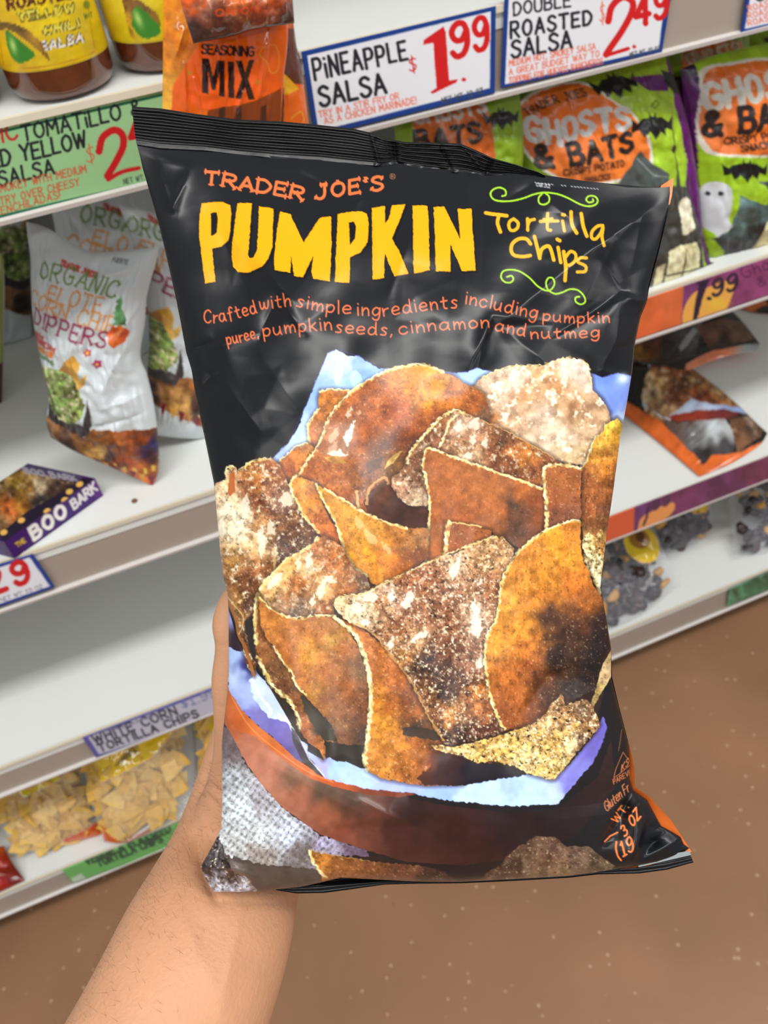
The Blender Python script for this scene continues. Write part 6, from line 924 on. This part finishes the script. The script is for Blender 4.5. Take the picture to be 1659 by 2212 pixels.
PYR = [([(335, 335), (420, 362), (372, 462)], (352, 352), -.0036), ([(1447, 405), (1420, 560), (1250, 670), (1170, 560), (1300, 440)], (1330, 520), .0034), ([(1398, 648), (1345, 628), (1180, 740), (1340, 800)], (1338, 648), .0030),
       ([(1062, 680), (1200, 700), (1140, 810), (1010, 810)], (1068, 704), -.0034), ([(545, 550), (690, 560), (720, 660), (600, 730), (530, 650)], (625, 648), .0030), ([(400, 752), (475, 735), (530, 860), (428, 885)], (425, 790), -.0034),
       ([(530, 820), (610, 790), (640, 900), (560, 970), (500, 930)], (570, 880), .0022), ([(800, 355), (880, 440), (820, 580), (730, 450)], (800, 420), .0018), ([(1105, 1565), (1165, 1450), (1250, 1436), (1312, 1470), (1290, 1545), (1190, 1585)], (1182, 1462), -.0062),
       ([(1366, 1876), (1378, 1735), (1398, 1730), (1470, 1811), (1440, 1856)], (1398, 1780), -.0056), ([(1300, 1830), (1362, 1690), (1384, 1740), (1366, 1850)], (1340, 1790), -.0050), ([(482, 1795), (438, 1872), (462, 1924), (520, 1900)], (474, 1876), .0026), ([(530, 1610), (870, 1690), (900, 1780), (700, 1790)], (830, 1764), .0034),
       ([(860, 560), (990, 600), (960, 700), (850, 690)], (900, 640), .0018), ([(1100, 420), (1240, 400), (1260, 500), (1140, 520)], (1190, 440), .0020), ([(480, 470), (560, 480), (600, 600), (500, 620)], (520, 540), .0020), ([(470, 1240), (540, 1300), (540, 1420), (496, 1400)], (515, 1340), .0022)]
def bag_h(px, py, s, t):
    e = np.sin(np.pi * np.clip(s, 0, 1)) ** .62
    v = np.where(t < .32, np.sin(np.clip(t / .32, 0, 1) * np.pi / 2), 1) * np.where(t > .8, np.cos(np.clip((t - .8) / .2, 0, 1) * np.pi / 2) ** .45 * .92 + .08, 1)
    h = .029 * e * v
    ed = np.minimum(1, 14 * np.minimum(s, 1 - s)) * np.minimum(1, 10 * t) * np.minimum(1, 30 * (1 - t))
    n = .0016 * vnoise(*px.shape, 140 * px.shape[0] / 1500, 5) + .0008 * vnoise(*px.shape, 60 * px.shape[0] / 1500, 6)
    c = 1.15 * sum(ridge(px, py, *r) for r in CR_ if not (r[0] > 1100 and 1430 < r[1] < 1570)) + sum(pyramid(px, py, p_, a_, H_ * (.62 if a_[0] < 1000 else .9)) for p_, a_, H_ in PYR)
    kk = np.exp(-np.linspace(-2, 2, 11) ** 2); kk /= kk.sum(); cp = np.pad(c, 5, 'edge')
    cp = sum(k_ * cp[i:i + c.shape[0]] for i, k_ in enumerate(kk)); c = sum(k_ * cp[:, i:i + c.shape[1]] for i, k_ in enumerate(kk))
    return h + ed * n + np.minimum(1, 22 * np.minimum(s, 1 - s)) * np.minimum(1, 20 * t) * np.minimum(1, 30 * (1 - t)) * c
TOPB = [(295, 311), (346, 319), (445, 324), (513, 332), (604, 341), (688, 345), (764, 353), (817, 357), (858, 353), (911, 363), (964, 370), (1009, 372), (1047, 380), (1110, 376), (1161, 376), (1230, 386), (1306, 397), (1355, 405), (1419, 406), (1447, 403)]
BOTB = [(462, 1926), (540, 1927), (589, 1922), (649, 1916), (691, 1907), (736, 1896), (812, 1900), (920, 1905), (996, 1905), (1111, 1899), (1227, 1892), (1289, 1884), (1370, 1872), (1420, 1862), (1470, 1846), (1489, 1832)]
LEFT = [(295, 311), (303, 340), (308, 363), (327, 428), (346, 496), (361, 561), (380, 644), (391, 700), (402, 761), (414, 800), (419, 834), (430, 890), (442, 945), (462, 1044), (469, 1117), (475, 1186), (483, 1249), (492, 1282), (494, 1331), (494, 1451), (491, 1496), (484, 1557), (479, 1602), (479, 1662), (480, 1729), (478, 1789), (468, 1810), (450, 1843), (433, 1873), (447, 1905), (462, 1926)]
RIGHT = [(1447, 403), (1447, 418), (1444, 445), (1432, 490), (1423, 532), (1411, 576), (1400, 622), (1398, 647), (1384, 680), (1371, 743), (1366, 800), (1352, 882), (1340, 943), (1326, 1051), (1312, 1144), (1304, 1209), (1297, 1269), (1310, 1337), (1320, 1400), (1320, 1462), (1335, 1521), (1357, 1606), (1361, 1650), (1360, 1682), (1368, 1708), (1398, 1728), (1414, 1758), (1428, 1784), (1452, 1797), (1470, 1808), (1477, 1824), (1489, 1832)]
bag = empty('tortilla_chip_bag', tuple(at_depth(np.array(1000.), np.array(1890.), D0)), 'big black bag with yellow pumpkin lettering and printed chips, held up in front', 'bag')
def bag_pts(px, py, h): return at_depth(px, py, D0 - h)
nu, nv = 690, 960
P = coons(TOPB, BOTB, LEFT, RIGHT, nu, nv, False); PX, PY = P[..., 0], P[..., 1]
S_ = np.broadcast_to(np.linspace(0, 1, nu)[None], (nv, nu)); T_ = np.broadcast_to(np.linspace(0, 1, nv)[:, None], (nv, nu))
V = bag_pts(PX, PY, bag_h(PX, PY, S_, T_))
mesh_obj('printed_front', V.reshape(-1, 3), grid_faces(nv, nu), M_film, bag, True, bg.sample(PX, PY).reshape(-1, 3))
# back of the bag: plain, its orange edge shows past the right side
Pb = coons([(295, 311), (800, 356), (1100, 374), (1300, 395), (1420, 406), (1455, 384)], [(462, 1926), (900, 1900), (1280, 1884), (1400, 1870), (1494, 1840)], LEFT,
           [(1455, 384), (1452, 420), (1436, 490), (1424, 540), (1402, 622), (1398, 650), (1384, 683), (1371, 745), (1366, 800), (1340, 943), (1312, 1144), (1298, 1269), (1320, 1400), (1322, 1462), (1336, 1521), (1358, 1606), (1368, 1645), (1371, 1672), (1371, 1700), (1402, 1720), (1450, 1772), (1476, 1812), (1494, 1840)], 110, 160, False)
sb = np.linspace(0, 1, 110)[None]; tb = np.linspace(0, 1, 160)[:, None]
hb = .024 * np.sin(np.pi * sb) ** .6 * np.where(tb < .32, np.sin(np.clip(tb / .32, 0, 1) * np.pi / 2), 1) * np.where(tb > .8, np.cos(np.clip((tb - .8) / .2, 0, 1) * np.pi / 2) ** .5, 1)
hb = hb + .0012 * np.minimum(1, 10 * np.minimum(sb, 1 - sb)) * vnoise(160, 110, 9, 4)
Vb = at_depth(Pb[..., 0], Pb[..., 1], D0 + .0004 + hb)
o = mesh_obj('back_panel', Vb.reshape(-1, 3), grid_faces(160, 110, True), M_black, bag, True); o.data.materials.append(M_orange); o['label'] = 'black back panel with an orange strip along its right edge'
o.data.polygons.foreach_set('material_index', np.where(((np.tile(np.arange(109), 159) >= 106) & (np.repeat(np.arange(159), 109) < 6)) | ((np.tile(np.arange(109), 159) >= 90) & (np.repeat(np.arange(159), 109) > 128)), 1, 0).astype(np.int32))
# crimped top seal
ST = [(285, 230), (346, 234), (422, 246), (513, 258), (604, 262), (672, 268), (764, 278), (802, 287), (832, 299), (877, 307), (918, 307), (994, 310), (1032, 326), (1063, 341), (1116, 356), (1161, 371), (1176, 379)]
SB = [(295, 312), (346, 320), (445, 325), (513, 333), (604, 342), (688, 346), (764, 354), (817, 358), (858, 354), (911, 364), (964, 371), (1009, 373), (1047, 381), (1100, 379), (1140, 379), (1161, 379), (1178, 382)]
nu2, nv2 = 420, 64
P = coons(ST, SB, [(285, 230), (290, 280), (295, 312)], [(1176, 379), (1178, 382)], nu2, nv2, False); PX, PY = P[..., 0], P[..., 1]
sv = np.linspace(0, 1, nv2)[:, None]; su = np.linspace(0, 1, nu2)[None]
ribs = .0007 * np.sin(sv * 2 * np.pi * 6.3 - 1) * np.clip((.92 - sv) * 10, 0, 1) * (.75 + .25 * vnoise(nv2, nu2, 30, 8))
h2 = ribs + .0008 * vnoise(nv2, nu2, 60, 9, 22) + ridge(PX, PY, 800, 285, 820, 356, 5, .0016) + ridge(PX, PY, 850, 300, 856, 356, 4, -.0018) + ridge(PX, PY, 836, 300, 838, 350, 8, .0014) + ridge(PX, PY, 950, 310, 975, 370, 5, -.0014) + ridge(PX, PY, 995, 312, 1050, 372, 5, .0018) + ridge(PX, PY, 1060, 345, 1050, 380, 4, -.0016) + ridge(PX, PY, 920, 308, 990, 312, 6, .001) + .0006 * vnoise(nv2, nu2, 9, 3, 9) * (su > .58)
h2 = h2 + .0012 * (np.exp(-((PX - 1030) ** 2 + (PY - 350) ** 2) / 120.))
f = np.vstack([grid_faces(nv2, nu2), grid_faces(nv2, nu2, True) + nu2 * nv2])
mesh_obj('crimped_top_seal', np.vstack([at_depth(PX, PY, D0 - h2).reshape(-1, 3), at_depth(PX, PY, D0 + .0009 - h2).reshape(-1, 3)]), f, M_black, bag, True)
# bottom seal
SB1 = [(560, 1900), (700, 1890), (900, 1892), (1100, 1888), (1289, 1862), (1370, 1850), (1440, 1840), (1487, 1834)]; SB2 = [(597, 1923), (640, 1930), (700, 1929), (752, 1922), (830, 1911), (900, 1909), (996, 1908), (1110, 1903), (1230, 1896), (1289, 1889), (1380, 1887), (1440, 1879), (1498, 1863)]
P = coons(SB1, SB2, [SB1[0], SB2[0]], [SB1[-1], SB2[-1]], 200, 16, False); PX, PY = P[..., 0], P[..., 1]
sv = np.linspace(0, 1, 16)[:, None]; hh = -.0016 * (1 - .2 * sv) - .004 * np.clip((1280 - PX) / 200, 0, 1) + .0004 * np.sin(sv * 20)
mesh_obj('bottom_seal', np.vstack([at_depth(PX, PY, D0 - hh).reshape(-1, 3), at_depth(PX, PY, D0 - hh + .0008).reshape(-1, 3)]), np.vstack([grid_faces(16, 200), grid_faces(16, 200, True) + 3200]), M_black, bag, True)
P = coons([(1376, 1862), (1430, 1848), (1489, 1838)], [(1380, 1873), (1436, 1860), (1493, 1847)], [(1376, 1862), (1380, 1873)], [(1489, 1838), (1493, 1847)], 40, 6, False)
V1 = at_depth(P[..., 0], P[..., 1], D0 - .0016); V2 = at_depth(P[..., 0], P[..., 1], D0 - .0006)
mesh_obj('silver_stripe', np.vstack([V1.reshape(-1, 3), V2.reshape(-1, 3)]), np.vstack([grid_faces(6, 40), grid_faces(6, 40, True) + 240]), M_silver, bag, True, label='silver stripe on the corner of the bottom seal')
# ================================================================ person: forearm, hand and fingers holding the bag from behind
M_skin = mat('skin', (204, 151, 116), rough=.52, spec=.35, noise=.07, nscale=38, bump=.00035, bscale=520, sss=.18)
arm_v, arm_f = [], []
def limb(nodes, n=28, sub=6):
    """nodes: px, py, depth, half width, half depth -> smooth tapering tube"""
    N = np.array(nodes, float); C_ = at_depth(N[:, 0], N[:, 1], N[:, 2]); Q = smooth(np.hstack([C_, N[:, 3:]]), sub); c = Q[:, :3]
    t = np.gradient(c, axis=0); t /= np.linalg.norm(t, axis=1)[:, None]; side = np.cross(t, FWD); side /= np.linalg.norm(side, axis=1)[:, None]; dp = np.cross(side, t)
    a = np.linspace(0, 2 * np.pi, n, endpoint=False); rings = c[:, None] + side[:, None] * (Q[:, 3, None] * np.cos(a))[..., None] + dp[:, None] * (Q[:, 4, None] * np.sin(a))[..., None]
    b = len(arm_v)
    m = len(rings); 
    for r in rings: arm_v.extend(r.tolist())
    for i in range(m - 1):
        for j in range(n): k = (j + 1) % n; arm_f.append([b + i * n + j, b + i * n + k, b + (i + 1) * n + k, b + (i + 1) * n + j])
    # rounded ends
    for end, ring, sg in ((0, 0, -1), (m - 1, m - 1, 1)):
        prev = b + ring * n
        for f_, o_ in ((.75, .55), (.4, .85)):
            s = len(arm_v); off = t[ring] * sg * Q[ring, 4] * o_
            arm_v.extend((c[ring] + (rings[ring] - c[ring]) * f_ + off).tolist())
            for j in range(n):
                k = (j + 1) % n; q = [prev + j, prev + k, s + k, s + j]; arm_f.append(q if sg > 0 else q[::-1])
            prev = s
        s = len(arm_v); arm_v.append((c[ring] + t[ring] * sg * Q[ring, 4] * .95).tolist())
        for j in range(n): k = (j + 1) % n; q = [prev + j, prev + k, s]; arm_f.append(q if sg > 0 else q[::-1])
limb([(150, 2760, .335, .052, .046), (222, 2600, .330, .050, .044), (290, 2420, .328, .0455, .041), (376, 2200, .335, .0392, .036), (443, 2035, .352, .0375, .031), (487, 1918, .377, .0350, .026), (527, 1805, .398, .0325, .022), (590, 1660, .408, .036, .018), (640, 1560, .408, .040, .015), (680, 1490, .405, .036, .013)], 40)
limb([(500, 1860, .388, .020, .018), (518, 1760, .388, .0215, .019), (520, 1690, .382, .0165, .016), (508, 1610, .370, .0100, .0105), (505, 1530, .362, .0094, .009), (502, 1470, .3585, .0095, .009), (507, 1400, .356, .0088, .0085), (504, 1345, .3545, .0095, .0082), (512, 1290, .354, .0074, .0062)])
for i, (x0, y0, x1, y1, x2, y2, x3, y3, r) in enumerate(((600, 1560, 640, 1400, 680, 1280, 720, 1200, .0088), (650, 1540, 720, 1380, 780, 1260, 830, 1180, .0092), (700, 1530, 790, 1400, 870, 1300, 930, 1240, .0088), (730, 1560, 830, 1470, 900, 1400, 950, 1350, .0078))):
    limb([(x0, y0, .404, r * 1.2, r * 1.1), (x1, y1, .400, r * 1.05, r), (x2, y2, .390, r * .98, r * .9), (x3, y3, .379, r * .82, r * .72)])
me = bpy.data.meshes.new('person'); me.from_pydata(arm_v, [], arm_f); o = bpy.data.objects.new('person', me); COL.objects.link(o)
md = o.modifiers.new('r', 'REMESH'); md.mode = 'VOXEL'; md.voxel_size = .0016; md.use_smooth_shade = True
sm_ = o.modifiers.new('s', 'SMOOTH'); sm_.factor = .6; sm_.iterations = 9
dg = bpy.context.evaluated_depsgraph_get(); ev = o.evaluated_get(dg); m2 = bpy.data.meshes.new_from_object(ev); o.modifiers.clear(); o.data = m2; m2.name = 'person'
n = len(m2.vertices); co = np.empty(n * 3, np.float32); m2.vertices.foreach_get('co', co); co = co.reshape(n, 3).astype(float); nr = np.empty(n * 3, np.float32); m2.vertices.foreach_get('normal', nr); nr = nr.reshape(n, 3)
px, py = proj(co)
dz = sum(ridge(px, py, *r) for r in ((446, 1688, 484, 1724, 4, -.0026), (436, 1708, 480, 1752, 4, -.0018), (420, 1800, 440, 1880, 9, -.0035), (408, 1800, 418, 1860, 5, -.0012), (396, 1790, 404, 1850, 5, -.0009), (440, 1880, 470, 1945, 12, -.0036), (470, 1945, 640, 1950, 10, -.0014),
        (466, 1392, 494, 1396, 4, -.0006), (466, 1524, 494, 1530, 4, -.0006), (380, 1960, 470, 2150, 24, .0012), (520, 1960, 470, 2200, 26, .0012), (440, 1980, 430, 2100, 14, -.0006)))
dz = dz * ((nr @ -FWD) > 0)
co = co + nr * dz[:, None]; m2.vertices.foreach_set('co', co.astype(np.float32).ravel()); m2.polygons.foreach_set('use_smooth', np.ones(len(m2.polygons), bool))
m2.materials.clear(); m2.materials.append(M_skin); m2.update()
o['label'] = "person's bare forearm reaching up, hand and thumb gripping the black bag from behind"; o['category'] = 'person'; person = o
# short dark hairs on the forearm
rr = np.random.default_rng(3); cand = np.where((py > 1640) & (py < 2300) & (px < 620) & ((nr @ -FWD) > -.25))[0]
wgt = np.clip(1.1 - (px[cand] - (480 - (py[cand] - 1700) * .62)) / 250, .04, 1) ** 2; pick = rr.choice(cand, 620, replace=False, p=wgt / wgt.sum())
axis = at_depth(np.array(487.), np.array(1918.), .377) - at_depth(np.array(376.), np.array(2200.), .335); axis /= np.linalg.norm(axis)
hv, hf = [], []
for i in pick:
    b = co[i] + 0; nn = nr[i].astype(float); d = -RI * .5 + axis * rr.uniform(.2, .9) + nn * rr.uniform(.25, .6) + rr.normal(0, .25, 3); d /= np.linalg.norm(d); L = rr.uniform(.0025, .006); s1 = np.cross(d, nn); s1 /= np.linalg.norm(s1) + 1e-9; s2 = np.cross(d, s1); w_ = .000045; k = len(hv)
    mid = b + d * L * .5 + nn * L * .06
    for c_, q in ((b - nn * .0003, w_), (mid, w_ * .8)):
        for an in (0, 2.1, 4.2): hv.append(c_ + (s1 * math.cos(an) + s2 * math.sin(an)) * q)
    hv.append(b + d * L - nn * L * .05)
    for j in range(3): j2 = (j + 1) % 3; hf += [[k + j, k + j2, k + 3 + j2, k + 3 + j], [k + 3 + j, k + 3 + j2, k + 6]]
mesh_obj('arm_hair', np.array(hv), hf, mat('dark_hair', (112, 80, 58), rough=.5), person, kind='stuff')
